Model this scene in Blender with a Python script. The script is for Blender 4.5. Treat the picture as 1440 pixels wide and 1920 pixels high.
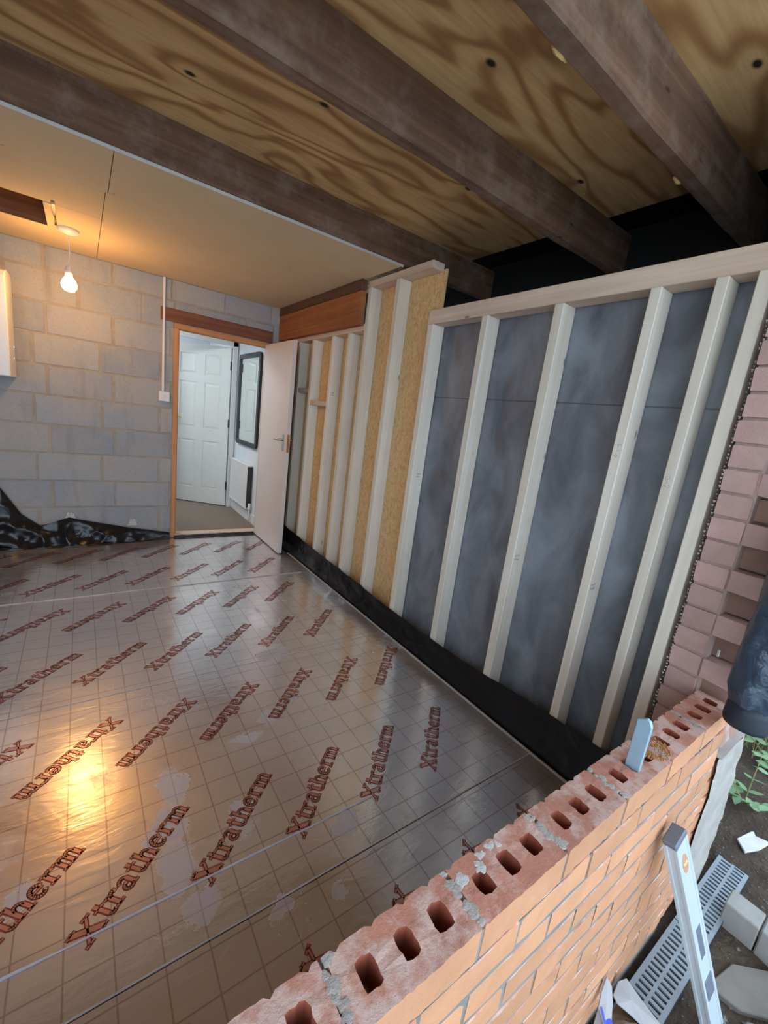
import bpy, bmesh, math, random
from mathutils import Vector, Matrix, noise as mnoise
R_ = random.Random(7)
for o in list(bpy.data.objects): bpy.data.objects.remove(o)
scn = bpy.context.scene
COL = scn.collection

# ------------------------------------------------------------------ camera
CAM = bpy.data.cameras.new('camera')
CAM.sensor_fit = 'HORIZONTAL'; CAM.sensor_width = 36.0
CAM.lens = 36.0 * 787.59 / 1440.0
CAM.clip_start = 0.01; CAM.clip_end = 200
cam = bpy.data.objects.new('camera', CAM); COL.objects.link(cam)
right = Vector((0.81313546, -0.56845375, 0.12518408))
down = Vector((-0.0211516, -0.24377988, -0.96959991))
fwd = Vector((0.58169006, 0.78576823, -0.21024977))
M = Matrix.Identity(4)
for i in range(3):
    M[i][0] = right[i]; M[i][1] = -down[i]; M[i][2] = -fwd[i]
M[0][3], M[1][3], M[2][3] = 0.0, 0.0, 1.343
cam.matrix_world = M
scn.camera = cam

# ------------------------------------------------------------------ light: overcast sky, exposure
SKY_STRENGTH = 3.0
BULB_STRENGTH = 135.0
FILL_STRENGTH = 52.0  # emission of the two unseen lamps added behind the doorway
W = bpy.data.worlds.new('overcast_sky'); scn.world = W; W.use_nodes = True
bg = W.node_tree.nodes['Background']
bg.inputs[0].default_value = (0.69, 0.85, 1.0, 1); bg.inputs[1].default_value = SKY_STRENGTH
vs = scn.view_settings
vs.view_transform = 'Standard'; vs.look = 'None'; vs.exposure = 0.32; vs.gamma = 1.0; vs.use_curve_mapping = False

# ------------------------------------------------------------------ shader helpers
class T:
    def __init__(s, name):
        s.m = bpy.data.materials.new(name); s.m.use_nodes = True
        s.nt = s.m.node_tree; s.nt.nodes.clear()
        s.o = s.nt.nodes.new('ShaderNodeOutputMaterial')
        s.b = s.nt.nodes.new('ShaderNodeBsdfPrincipled')
        s.nt.links.new(s.b.outputs[0], s.o.inputs[0])
    def new(s, t): return s.nt.nodes.new('ShaderNode' + t)
    def set(s, sock, v):
        if isinstance(v, bpy.types.NodeSocket): s.nt.links.new(v, sock)
        elif v is not None:
            if isinstance(v, (tuple, list)) and len(v) == 3 and sock.type == 'RGBA': v = (*v, 1)
            sock.default_value = v
    def pos(s): return s.new('NewGeometry').outputs['Position']
    def obj(s, rnd=True):
        c = s.new('TexCoord').outputs['Object']
        if not rnd: return c
        r = s.new('ObjectInfo').outputs['Random']
        return s.vmath('ADD', c, s.vscale((17.3, 31.7, 23.1), r))
    def rand(s): return s.new('ObjectInfo').outputs['Random']
    def vmath(s, op, a, b=None):
        n = s.new('VectorMath'); n.operation = op; s.set(n.inputs[0], a)
        if b is not None: s.set(n.inputs[1], b)
        return n.outputs['Value'] if op in ('DISTANCE', 'LENGTH', 'DOT_PRODUCT') else n.outputs[0]
    def vscale(s, v, f):
        n = s.new('VectorMath'); n.operation = 'SCALE'; s.set(n.inputs[0], v); s.set(n.inputs['Scale'], f); return n.outputs[0]
    def math(s, op, a, b=None, c=None):
        n = s.new('Math'); n.operation = op; s.set(n.inputs[0], a)
        if b is not None: s.set(n.inputs[1], b)
        if c is not None: s.set(n.inputs[2], c)
        return n.outputs[0]
    def sep(s, v):
        n = s.new('SeparateXYZ'); s.set(n.inputs[0], v); return n.outputs
    def map(s, v, scale=(1, 1, 1), loc=(0, 0, 0), rot=(0, 0, 0)):
        n = s.new('Mapping'); s.set(n.inputs[0], v); n.inputs['Scale'].default_value = scale
        n.inputs['Location'].default_value = loc; n.inputs['Rotation'].default_value = rot; return n.outputs[0]
    def noise(s, v, scale, detail=3, rough=.55, dist=0):
        n = s.new('TexNoise'); s.set(n.inputs['Vector'], v); n.inputs['Scale'].default_value = scale
        n.inputs['Detail'].default_value = detail; n.inputs['Roughness'].default_value = rough
        n.inputs['Distortion'].default_value = dist; return n.outputs['Fac']
    def vor(s, v, scale, feat='F1', out='Distance', rnd=1):
        n = s.new('TexVoronoi'); n.feature = feat; s.set(n.inputs['Vector'], v); n.inputs['Scale'].default_value = scale
        n.inputs['Randomness'].default_value = rnd; return n.outputs[out]
    def ramp(s, f, stops, interp='LINEAR'):
        n = s.new('ValToRGB'); s.set(n.inputs[0], f); e = n.color_ramp.elements; n.color_ramp.interpolation = interp
        while len(e) < len(stops): e.new(.5)
        for i, (p, c) in enumerate(stops):
            e[i].position = p
            e[i].color = (c, c, c, 1) if isinstance(c, (int, float)) else (*c, 1)
        return n.outputs[0]
    def mix(s, f, a, b, mode='MIX'):
        n = s.new('Mix'); n.data_type = 'RGBA'; n.blend_type = mode
        s.set(n.inputs['Factor'], f); s.set(n.inputs[6], a); s.set(n.inputs[7], b); return n.outputs[2]
    def bump(s, h, strength=.3, dist=.01):
        n = s.new('Bump'); s.set(n.inputs['Height'], h); n.inputs['Strength'].default_value = strength
        n.inputs['Distance'].default_value = dist; return n.outputs[0]
    def fin(s, col=None, rough=.7, metal=0, nrm=None, **kw):
        s.set(s.b.inputs['Base Color'], col); s.set(s.b.inputs['Roughness'], rough); s.set(s.b.inputs['Metallic'], metal)
        if nrm is not None: s.set(s.b.inputs['Normal'], nrm)
        for k, v in kw.items(): s.set(s.b.inputs[k.replace('_', ' ')], v)
        return s.m

def srgb(r, g, b):
    f = lambda c: (c / 255 / 12.92) if c / 255 <= .04045 else ((c / 255 + .055) / 1.055) ** 2.4
    return (f(r), f(g), f(b))

def m_plain(name, col, rough=.6, metal=0, var=.08, scale=12, bump=.1, **kw):
    t = T(name); p = t.obj()
    n = t.noise(p, scale, 4, .6)
    c = t.mix(t.ramp(n, [(.3, 0), (.7, 1)]), tuple(x * (1 - var) for x in col), tuple(min(1, x * (1 + var)) for x in col))
    return t.fin(c, rough, metal, t.bump(n, bump, .004) if bump else None, **kw)

def m_wood(name, axis, c1, c2, dirt=None, grain=1.0, rough=.75, knots=True, stamp=False):
    t = T(name); p = t.obj()
    sc = [26.0, 26.0, 26.0]; sc[axis] = 1.1
    v = t.map(p, tuple(sc))
    n1 = t.noise(v, 1.0 * grain, 4, .6, .6)
    n2 = t.noise(p, 5.0, 3, .5)
    ks = [9.0, 9.0, 9.0]; ks[axis] = 3.2
    k = t.vor(t.map(p, tuple(ks)), 1.0)
    f = t.math('ADD', t.math('MULTIPLY', n1, .75), t.math('MULTIPLY', n2, .25))
    c = t.ramp(f, [(.32, c2), (.5, tuple((a + b) / 2 for a, b in zip(c1, c2))), (.66, c1)])
    tone = t.ramp(t.rand(), [(0, .88), (1, 1.06)])
    c = t.mix(1.0, c, tone, 'MULTIPLY')
    if knots:
        kk = t.ramp(k, [(.035, 1), (.075, 0)])
        c = t.mix(t.math('MULTIPLY', kk, .8), c, tuple(x * .28 for x in c2))
    if dirt:
        d = t.ramp(t.noise(p, 7.0, 5, .65), [(.48, 0), (.66, 1)])
        c = t.mix(t.math('MULTIPLY', d, dirt[1]), c, dirt[0])
    return t.fin(c, rough, 0, t.bump(n1, .25, .003))

# --- the materials
PINE_A, PINE_B = srgb(234, 228, 217), srgb(216, 205, 188)
M_pine_z = m_wood('pine_upright', 2, PINE_A, PINE_B)
M_pine_y = m_wood('pine_lengthwise', 1, srgb(220, 200, 182), srgb(196, 172, 150))
M_frame_z = m_wood('door_lining_upright', 2, srgb(224, 164, 112), srgb(196, 132, 84))
M_frame_x = m_wood('door_lining_head', 0, srgb(224, 164, 112), srgb(196, 132, 84))
M_lintel = m_wood('lintel_wood', 0, srgb(142, 90, 66), srgb(104, 62, 44))
M_joist = m_wood('old_joist', 0, srgb(132, 98, 76), srgb(84, 60, 46), dirt=(srgb(150, 134, 120), .4), rough=.9)
M_fascia = m_wood('orange_board', 1, srgb(170, 108, 62), srgb(132, 76, 40))
M_brown_y = m_wood('brown_batten', 1, srgb(112, 78, 58), srgb(80, 52, 38))
M_hatch = m_wood('hatch_lining', 0, srgb(128, 88, 60), srgb(90, 58, 38))
M_post = m_wood('weathered_post', 2, srgb(150, 128, 92), srgb(104, 84, 56))

def m_ply():
    t = T('plywood'); p = t.pos()
    v = t.map(p, (.95, 3.6, 1), (3.1, 1.7, 0))
    n = t.noise(v, 1.15, 2, .45, .35)
    f = t.math('MULTIPLY', n, 6.5)
    x = t.sep(p)
    f = t.math('ADD', f, t.math('MULTIPLY', x[1], 6.5))
    knots = [(.78, 1.77), (1.83, 1.33), (1.08, 1.20), (1.02, .98), (1.62, .66), (.35, 2.0), (1.55, 1.75)]
    kd = None
    for kx, ky in knots:
        d = t.vmath('DISTANCE', t.map(p, (.62, 1, 0)), (kx * .62, ky, 0))
        g = t.math('DIVIDE', .11, t.math('ADD', d, .07))
        f = t.math('ADD', f, g)
        kd = d if kd is None else t.math('MINIMUM', kd, d)
    s = t.math('SINE', t.math('MULTIPLY', f, 5.4))
    fine = t.noise(t.map(p, (3, 60, 1)), 1.0, 3, .6)
    s2 = t.math('ADD', t.math('MULTIPLY', s, .5), .5)
    c = t.ramp(s2, [(.0, srgb(234, 194, 138)), (.5, srgb(226, 184, 128)), (.85, srgb(196, 150, 98)), (1, srgb(174, 128, 82))])
    c = t.mix(t.ramp(fine, [(.35, .25), (.65, 0)]), c, srgb(140, 94, 52))
    c = t.mix(t.ramp(t.noise(p, 2.3, 4, .6), [(.5, 0), (.75, .35)]), c, srgb(130, 100, 70))
    c = t.mix(t.ramp(kd, [(.008, 1), (.016, 0)]), c, srgb(40, 28, 20))
    return t.fin(c, .75, 0, t.bump(s2, .12, .002))
M_ply = m_ply()

def m_board(name, base):
    t = T(name); p = t.pos()
    a = t.noise(p, 3.0, 5, .6); b = t.noise(p, 40, 3, .6)
    c = t.mix(t.ramp(a, [(.35, 0), (.7, 1)]), tuple(x * .93 for x in base), base)
    v = t.vor(t.map(p, (1, 1, 0)), 5.5)
    c = t.mix(t.math('MULTIPLY', t.ramp(v, [(.03, 1), (.045, 0)]), .5), c, srgb(120, 90, 60))
    return t.fin(c, .85, 0, t.bump(b, .05, .002))
M_plaster = m_board('plasterboard', srgb(220, 198, 162))
M_boardedge = m_plain('plasterboard_edge', srgb(190, 186, 182), .9)

def m_block():
    t = T('concrete_block'); p = t.pos()
    r = t.rand()
    c = t.ramp(r, [(0, srgb(148, 156, 166)), (.35, srgb(164, 168, 174)), (.7, srgb(156, 162, 170)), (1, srgb(172, 173, 174))])
    a = t.noise(p, 5, 6, .65); b = t.noise(p, 90, 3, .7)
    c = t.mix(t.ramp(a, [(.4, 0), (.68, .5)]), c, srgb(184, 174, 160))
    c = t.mix(t.ramp(b, [(.55, 0), (.75, .35)]), c, srgb(96, 94, 94))
    st = t.noise(t.map(p, (7, 7, 1.2)), 1.0, 4, .6)
    c = t.mix(t.ramp(st, [(.55, 0), (.72, .35)]), c, srgb(120, 112, 104))
    return t.fin(c, .92, 0, t.bump(b, .4, .004))
M_block = m_block()

def m_mortar(name, col, sc=60):
    t = T(name); p = t.pos()
    b = t.noise(p, sc, 4, .7); a = t.noise(p, 9, 4, .6)
    c = t.mix(t.ramp(a, [(.35, 0), (.7, 1)]), tuple(x * .75 for x in col), col)
    return t.fin(c, .95, 0, t.bump(b, .6, .006))
M_mortar = m_mortar('pale_mortar', srgb(178, 168, 154))
M_greymortar = m_mortar('grey_mortar', srgb(136, 134, 131))
M_smear = m_mortar('mortar_smear', srgb(172, 167, 161), 35)
M_shadewall = m_plain('shade_black_masonry', srgb(24, 24, 24), .95)  # near-black colour stands in for the shade in the void behind the studs

def m_brick(name, face, top, dust):
    t = T(name); p = t.obj(); w = t.pos()
    r = t.rand()
    a = t.noise(p, 9, 5, .65); b = t.noise(p, 150, 3, .75); d = t.noise(w, 14, 5, .65)
    nz = t.sep(t.new('NewGeometry').outputs['True Normal'])[2]
    up = t.ramp(nz, [(.45, 0), (.6, 1)])
    nd = t.ramp(t.math('MULTIPLY', nz, -1), [(.45, 0), (.6, 1)])
    tone = t.ramp(r, [(0, .86), (1, 1.1)])
    f = t.mix(t.ramp(a, [(.35, 0), (.7, 1)]), tuple(x * .82 for x in face), face)
    g = t.mix(t.ramp(a, [(.3, 0), (.7, 1)]), tuple(x * .72 for x in top), top)
    g = t.mix(t.ramp(d, [(.47, 0), (.60, .75)]), g, dust)
    c = t.mix(up, f, g)
    c = t.mix(1.0, c, tone, 'MULTIPLY')
    c = t.mix(t.ramp(b, [(.62, 0), (.78, .6)]), c, tuple(x * .45 for x in face))
    return t.fin(c, .93, 0, t.bump(b, .55, .003))
M_brick = m_brick('new_brick', srgb(204, 148, 110), srgb(198, 136, 116), srgb(210, 184, 176))
M_pierbrick = m_brick('weathered_pier_brick', srgb(202, 166, 158), srgb(202, 166, 158), srgb(208, 182, 176))
M_recessbrick = m_brick('broken_brick_core', srgb(160, 124, 110), srgb(160, 124, 110), srgb(166, 136, 122))
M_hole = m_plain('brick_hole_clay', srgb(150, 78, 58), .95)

DUST = [(.24, 1.36, .07, .12), (.20, 1.20, .07, .10), (.20, 1.06, .08, .10), (.245, .93, .07, .06), (.66, 1.54, .07, .05), (.78, 1.62, .06, .05), (.42, 1.16, .06, .05), (.53, 1.46, .10, .03), (-.16, 1.17, .05, .05), (.70, .93, .07, .04), (.42, .80, .04, .04), (.58, .76, .04, .03), (.85, 2.02, .14, .05), (.2, .62, .05, .05)]
def m_foil():
    t = T('foil_facing'); p = t.pos(); s = t.sep(p)
    w1 = t.noise(p, 2.2, 4, .55, .8); w2 = t.noise(t.map(p, (1.2, 3.5, 1), (0, 0, 0), (0, 0, .5)), 6.5, 4, .6, .6); w3 = t.noise(p, 38, 3, .6)
    # printed grid, one line every 100 mm
    def line(c, off, wd):
        f = t.math('FRACT', t.math('MULTIPLY', t.math('ADD', c, off), 10.0))
        return t.math('LESS_THAN', t.math('ABSOLUTE', t.math('SUBTRACT', f, .5)), wd)
    g = t.math('MAXIMUM', line(s[0], .112, .02), line(s[1], .140, .02))
    du = t.noise(p, 3.1, 6, .62, .5)
    du2 = t.noise(t.map(p, (1, 1.6, 1), (4, 2, 0)), 1.35, 3, .5)
    dust = t.math('MULTIPLY', t.ramp(du, [(.48, 0), (.62, .4), (.74, .6)]), t.ramp(du2, [(.42, 0), (.56, 1)]))
    for (px_, py_, rx_, ry_) in DUST:
        wv = t.vmath('ADD', p, t.vscale((1, 1, 0), t.math('MULTIPLY', t.math('SUBTRACT', t.noise(t.map(p, (1, 1, 1), (px_ * 7, 0, 0)), 9, 5, .65), .5), .16)))
        dd = t.vmath('LENGTH', t.map(wv, (1 / rx_, 1 / ry_, 0), (-px_ / rx_, -py_ / ry_, 0)))
        dust = t.math('MAXIMUM', dust, t.ramp(dd, [(.55, .62), (1.15, 0)]))
    film = t.ramp(t.noise(p, 1.6, 5, .6), [(.3, .10), (.7, .38)])
    dust = t.math('MAXIMUM', dust, film)
    col = t.mix(t.math('MULTIPLY', g, .5), srgb(236, 230, 226), srgb(132, 84, 78))
    col = t.mix(dust, col, srgb(188, 188, 210))
    metal = t.math('SUBTRACT', 1.0, t.math('MULTIPLY', dust, .8))
    rough = t.math('ADD', .075, t.math('ADD', t.math('MULTIPLY', dust, .45), t.math('MULTIPLY', t.ramp(w1, [(.4, 0), (.7, 1)]), .10)))
    h = t.math('ADD', t.math('MULTIPLY', w1, .6), t.math('ADD', t.math('MULTIPLY', w2, .35), t.math('MULTIPLY', w3, .05)))
    return t.fin(col, rough, metal, t.bump(h, .26, .012))
M_foil = m_foil()
M_tape = m_plain('foil_tape', srgb(226, 226, 230), .22, 1.0, .05, 30, .5)
M_red = m_plain('red_print', srgb(150, 70, 68), .35, .45, .1, 30, 0)
M_redfill = m_plain('pale_red_print', srgb(212, 164, 156), .22, .8, .15, 30, 0)
M_strip = m_plain('edge_strip', srgb(178, 172, 170), .7)

def m_plastic():
    t = T('black_polythene'); p = t.pos()
    a = t.noise(p, 5, 2, .45, 1.0)
    return t.fin(srgb(17, 18, 23), .26, 0, t.bump(a, .5, .02))
M_poly = m_plastic()

def m_membrane():
    t = T('grey_membrane'); p = t.pos()
    a = t.noise(t.map(p, (1, 2.2, 1.1), (0, 0, 0), (.6, 0, 0)), 2.6, 4, .55, .5); b = t.noise(p, 160, 2, .6)
    x = t.sep(p)
    lap = t.math('LESS_THAN', t.math('ABSOLUTE', t.math('SUBTRACT', x[2], 1.52)), .003)
    c = t.mix(t.ramp(a, [(.35, 0), (.68, 1)]), srgb(94, 97, 104), srgb(136, 141, 150))
    c = t.mix(t.math('MULTIPLY', lap, .6), c, srgb(50, 50, 54))
    c = t.mix(t.ramp(b, [(.5, 0), (.7, .15)]), c, srgb(60, 60, 66))
    return t.fin(c, .5, 0, t.bump(a, .45, .03))
M_membrane = m_membrane()

def m_osb():
    t = T('osb'); p = t.pos()
    v = t.map(p, (1, 1.6, .7), (0, 0, 0), (.5, 0, 0))
    cells = t.new('TexVoronoi'); t.set(cells.inputs['Vector'], t.vmath('ADD', v, t.vscale((1, 1, 1), t.math('MULTIPLY', t.noise(p, 14, 2), .08)))); cells.inputs['Scale'].default_value = 60
    g = t.sep(cells.outputs['Color'])[0]
    c = t.ramp(g, [(0, srgb(214, 176, 124)), (.5, srgb(226, 192, 142)), (1, srgb(202, 160, 106))])
    c = t.mix(t.ramp(t.noise(p, 60, 3, .7), [(.58, 0), (.75, .5)]), c, srgb(140, 88, 46))
    return t.fin(c, .8, 0, t.bump(g, .2, .002))
M_osb = m_osb()

M_white = m_plain('white_paint', srgb(232, 230, 226), .45, 0, .02, 6, .03)
M_doorleaf = m_plain('door_leaf_paint', srgb(224, 212, 206), .35, 0, .03, 4, .03)
M_doorpanel = m_plain('panel_door_paint', srgb(236, 236, 230), .4, 0, .02, 6, .02)
M_hallwall = m_plain('hall_wall_paint', srgb(226, 230, 234), .8, 0, .02, 6, .03)
M_upvc = m_plain('white_plastic', srgb(232, 228, 230), .4, 0, .02, 8, 0)
M_boiler = m_plain('boiler_casing', srgb(238, 236, 234), .3, 0, .02, 4, 0)
M_black = m_plain('black_frame', srgb(24, 25, 28), .4)
M_darkplastic = m_plain('dark_seal', srgb(46, 48, 52), .5)
M_brass = m_plain('brass', srgb(214, 174, 108), .25, 1.0, .05, 20, 0)
M_chrome = m_plain('steel', srgb(190, 188, 184), .3, 1.0, .05, 20, 0)
M_mirror = T('mirror_glass').fin((.86, .9, .88), .03, 1.0)
def m_carpet():
    t = T('hall_carpet'); p = t.pos(); b = t.noise(p, 140, 3, .7)
    return t.fin(t.mix(b, srgb(110, 96, 84), srgb(150, 134, 120)), .95, 0, t.bump(b, .5, .005))
M_carpet = m_carpet()
M_alu = m_plain('aluminium_level', srgb(206, 218, 226), .35, .35, .04, 14, .05)
M_aludark = m_plain('level_end_cap', srgb(104, 112, 126), .5, .2)
M_vial = m_plain('level_vial_window', srgb(196, 146, 122), .25)
M_blue = m_plain('pale_blue_metal', srgb(158, 188, 206), .4, .35, .06, 30, .1)
M_grate = m_plain('grey_grating', srgb(126, 136, 146), .5, .15, .08, 40, .15)
M_channel = m_plain('channel_trough', srgb(40, 44, 50), .8)
def m_concrete(name, col, sc=25):
    t = T(name); p = t.pos(); b = t.noise(p, 120, 3, .7); a = t.noise(p, sc * .3, 5, .65)
    c = t.mix(t.ramp(a, [(.3, 0), (.7, 1)]), tuple(x * .72 for x in col), col)
    c = t.mix(t.ramp(b, [(.58, 0), (.76, .4)]), c, tuple(x * .5 for x in col))
    return t.fin(c, .92, 0, t.bump(b, .4, .003))
M_concrete = m_concrete('concrete', srgb(150, 148, 145))
M_slab = m_concrete('old_paving', srgb(126, 121, 115))
M_roughconc = m_concrete('slab_concrete', srgb(120, 116, 112))
def m_soil():
    t = T('soil_and_rubble'); p = t.pos(); a = t.noise(p, 6, 6, .7); b = t.noise(p, 70, 4, .75)
    v = t.vor(p, 55)
    c = t.ramp(a, [(.3, srgb(56, 44, 35)), (.55, srgb(80, 66, 54)), (.75, srgb(104, 92, 78))])
    c = t.mix(t.ramp(b, [(.5, 0), (.72, .6)]), c, srgb(58, 48, 40))
    c = t.mix(t.ramp(v, [(.08, .7), (.16, 0)]), c, srgb(160, 152, 140))
    return t.fin(c, .95, 0, t.bump(t.math('ADD', b, t.math('MULTIPLY', v, -.6)), .9, .02))
M_soil = m_soil()
M_leaf = m_plain('green_leaf', srgb(104, 138, 96), .5, 0, .2, 20, .1)
M_stem = m_plain('plant_stem', srgb(110, 112, 66), .7)
M_drygrass = m_plain('dry_grass', srgb(158, 148, 100), .8, 0, .2, 8, 0)
def m_jacket():
    t = T('dark_shiny_fabric'); p = t.pos(); a = t.noise(p, 12, 2, .5, .8); b = t.noise(p, 60, 2, .6)
    return t.fin(t.mix(a, srgb(40, 54, 70), srgb(66, 80, 96)), .27, 0, t.bump(t.math('ADD', a, t.math('MULTIPLY', b, .2)), .8, .02))
M_jacket = m_jacket()
M_cuff = m_plain('dark_knit_cuff', srgb(28, 38, 52), .6, 0, .1, 60, .3)
M_paper = m_plain('torn_paper', srgb(158, 158, 162), .7, 0, .06, 10, .2)
M_paperblue = m_plain('blue_print', srgb(52, 66, 190), .55)
M_cement = m_concrete('damp_cement', srgb(128, 112, 94))
M_pipe = m_plain('blue_grey_pipe', srgb(110, 124, 146), .45)
M_tile = m_plain('white_shard', srgb(198, 198, 194), .4)
M_crust = m_mortar('white_mortar_blob', srgb(206, 203, 202), 120)
def m_bulb():
    t = T('lit_bulb'); 
    return t.fin((1, .9, .75), .3, 0, None, Emission_Color=(1.0, .50, .14), Emission_Strength=BULB_STRENGTH)
M_bulb = m_bulb()
def m_filllamp():
    t = T('fill_lamp_glow')
    return t.fin((1, 1, 1), .4, 0, None, Emission_Color=(.82, .92, 1.0), Emission_Strength=FILL_STRENGTH)  # glow shared by both added fill lamps
M_filllamp = m_filllamp()

# ------------------------------------------------------------------ mesh helpers
class MB:
    def __init__(s): s.v = []; s.f = []; s.mi = []
    def poly(s, vs, faces, mi=0):
        b = len(s.v); s.v += [tuple(v) for v in vs]
        for f in faces: s.f.append([b + i for i in f]); s.mi.append(mi)
        return s
    def box(s, x0, y0, z0, x1, y1, z1, mi=0):
        vs = [(x0, y0, z0), (x1, y0, z0), (x1, y1, z0), (x0, y1, z0), (x0, y0, z1), (x1, y0, z1), (x1, y1, z1), (x0, y1, z1)]
        return s.poly(vs, [(3, 2, 1, 0), (4, 5, 6, 7), (0, 1, 5, 4), (1, 2, 6, 5), (2, 3, 7, 6), (3, 0, 4, 7)], mi)
    def prism(s, pts, z0, z1, mi=0):
        n = len(pts)
        vs = [(x, y, z0) for x, y in pts] + [(x, y, z1) for x, y in pts]
        fs = [tuple(range(n))[::-1], tuple(range(n, 2 * n))] + [(i, (i + 1) % n, n + (i + 1) % n, n + i) for i in range(n)]
        return s.poly(vs, fs, mi)
    def rings(s, rings, cap=True, mi=0):
        n = len(rings[0]); vs = [p for r in rings for p in r]; fs = []
        for k in range(len(rings) - 1):
            for i in range(n):
                j = (i + 1) % n; fs.append((k * n + i, k * n + j, (k + 1) * n + j, (k + 1) * n + i))
        if cap: fs += [tuple(range(n))[::-1], tuple(range((len(rings) - 1) * n, len(rings) * n))]
        return s.poly(vs, fs, mi)
    def tube(s, pts, r, n=10, mi=0):
        pts = [Vector(p) for p in pts]; rr = r if isinstance(r, (list, tuple)) else [r] * len(pts); out = []
        prev = None
        for i, p in enumerate(pts):
            d = (pts[min(i + 1, len(pts) - 1)] - pts[max(i - 1, 0)]).normalized()
            a = prev if prev is not None else (Vector((1, 0, 0)) if abs(d.x) < .8 else Vector((0, 1, 0)))
            a = (a - d * a.dot(d)).normalized(); prev = a; b = d.cross(a)
            out.append([p + (a * math.cos(2 * math.pi * k / n) + b * math.sin(2 * math.pi * k / n)) * rr[i] for k in range(n)])
        return s.rings(out, True, mi)
    def lathe(s, prof, c=(0, 0, 0), n=20, mi=0):
        return s.rings([[(c[0] + r * math.cos(2 * math.pi * k / n), c[1] + r * math.sin(2 * math.pi * k / n), c[2] + z) for k in range(n)] for r, z in prof], True, mi)
    def grid(s, fn, nu, nv, mi=0):
        vs = [fn(i / nu, j / nv) for j in range(nv + 1) for i in range(nu + 1)]
        fs = [(j * (nu + 1) + i, j * (nu + 1) + i + 1, (j + 1) * (nu + 1) + i + 1, (j + 1) * (nu + 1) + i) for j in range(nv) for i in range(nu)]
        return s.poly(vs, fs, mi)
    def xf(s, m): s.v = [tuple(m @ Vector(v)) for v in s.v]; return s

ORG = {}
def mesh_of(name, mb, mats, smooth=False, bevel=0):
    me = bpy.data.meshes.new(name)
    me.from_pydata(mb.v, [], mb.f)
    for i, p in enumerate(me.polygons): p.material_index = mb.mi[i]
    if bevel or True:
        bm = bmesh.new(); bm.from_mesh(me)
        bmesh.ops.recalc_face_normals(bm, faces=bm.faces)
        if bevel: bmesh.ops.bevel(bm, geom=list(bm.edges), offset=bevel, segments=1, affect='EDGES', profile=.5)
        bm.to_mesh(me); bm.free()
    if not isinstance(mats, (list, tuple)): mats = [mats]
    for m in mats: me.materials.append(m)
    if smooth:
        me.polygons.foreach_set('use_smooth', [True] * len(me.polygons))
    me.update(); return me
def add(name, mb, mats, parent=None, smooth=False, bevel=0, rnd=True):
    """verts of mb are in the root frame (world for things without an Empty); origin goes to the bounding-box centre"""
    lo = [min(v[i] for v in mb.v) for i in range(3)]; hi = [max(v[i] for v in mb.v) for i in range(3)]
    c = Vector([(a + b) / 2 for a, b in zip(lo, hi)])
    mb.v = [tuple(Vector(v) - c) for v in mb.v]
    o = bpy.data.objects.new(name, mesh_of(name, mb, mats, smooth, bevel)); COL.objects.link(o)
    if parent is not None:
        o.parent = parent; o.location = c - ORG[parent.name]
    else: o.location = c
    ORG[o.name] = c; return o
def inst(name, me, parent, c, rot=(0, 0, 0), scale=(1, 1, 1)):
    o = bpy.data.objects.new(name, me); COL.objects.link(o)
    if parent is not None: o.parent = parent; o.location = Vector(c) - ORG[parent.name]
    else: o.location = c
    o.rotation_euler = rot; o.scale = scale; ORG[o.name] = Vector(c); return o
def root(name, loc, rot=(0, 0, 0), world_frame=True):
    e = bpy.data.objects.new(name, None); COL.objects.link(e); e.location = loc; e.rotation_euler = rot
    e.empty_display_size = .05
    ORG[e.name] = Vector(loc) if world_frame else Vector((0, 0, 0)); return e
def tag(o, label, cat, group=None):
    o['label'] = label; o['category'] = cat
    if group: o['group'] = group
    return o
def struct(o, label=None):
    o['kind'] = 'structure'
    if label: o['label'] = label
    return o
def jit(mb, a, seed=0, sc=20):
    r = random.Random(seed)
    mb.v = [tuple(Vector(v) + Vector(mnoise.noise_vector(Vector(v) * sc + Vector((seed, 0, 0)))) * a) for v in mb.v]; return mb

# ------------------------------------------------------------------ key dimensions
DB = 4.271        # back wall face
XS = 1.645        # face of the studs
ZC = 2.278        # underside of plasterboard
ZD = 2.485        # underside of plywood deck
XL = -1.75        # left wall
YI, YO, ZT = 0.3555, 0.26, 0.618   # low brick wall: inner face, outer face, top
GZ = -0.29        # outside ground

# ================================================================== STRUCTURE
# ---- floor: concrete slab, foil-faced insulation boards, tape, lettering
floor = struct(add('floor', MB().box(XL, YI, -.2, 1.735, DB + .1, -.105), M_roughconc), 'floor of foil faced insulation boards')
def P2(pts, w):
    """thick polyline -> list of quads (2-D)"""
    q = []
    for (a, b) in zip(pts[:-1], pts[1:]):
        dx, dy = b[0] - a[0], b[1] - a[1]; L = math.hypot(dx, dy) or 1; nx, ny = -dy / L * w / 2, dx / L * w / 2
        ex, ey = dx / L * w * .18, dy / L * w * .18
        q.append([(a[0] + nx - ex, a[1] + ny - ey), (a[0] - nx - ex, a[1] - ny - ey), (b[0] - nx + ex, b[1] - ny + ey), (b[0] + nx + ex, b[1] + ny + ey)])
    return q
def arc(cx, cy, rx, ry, a0, a1, n=9):
    return [(cx + rx * math.cos(math.radians(a0 + (a1 - a0) * i / n)), cy + ry * math.sin(math.radians(a0 + (a1 - a0) * i / n))) for i in range(n + 1)]
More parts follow.
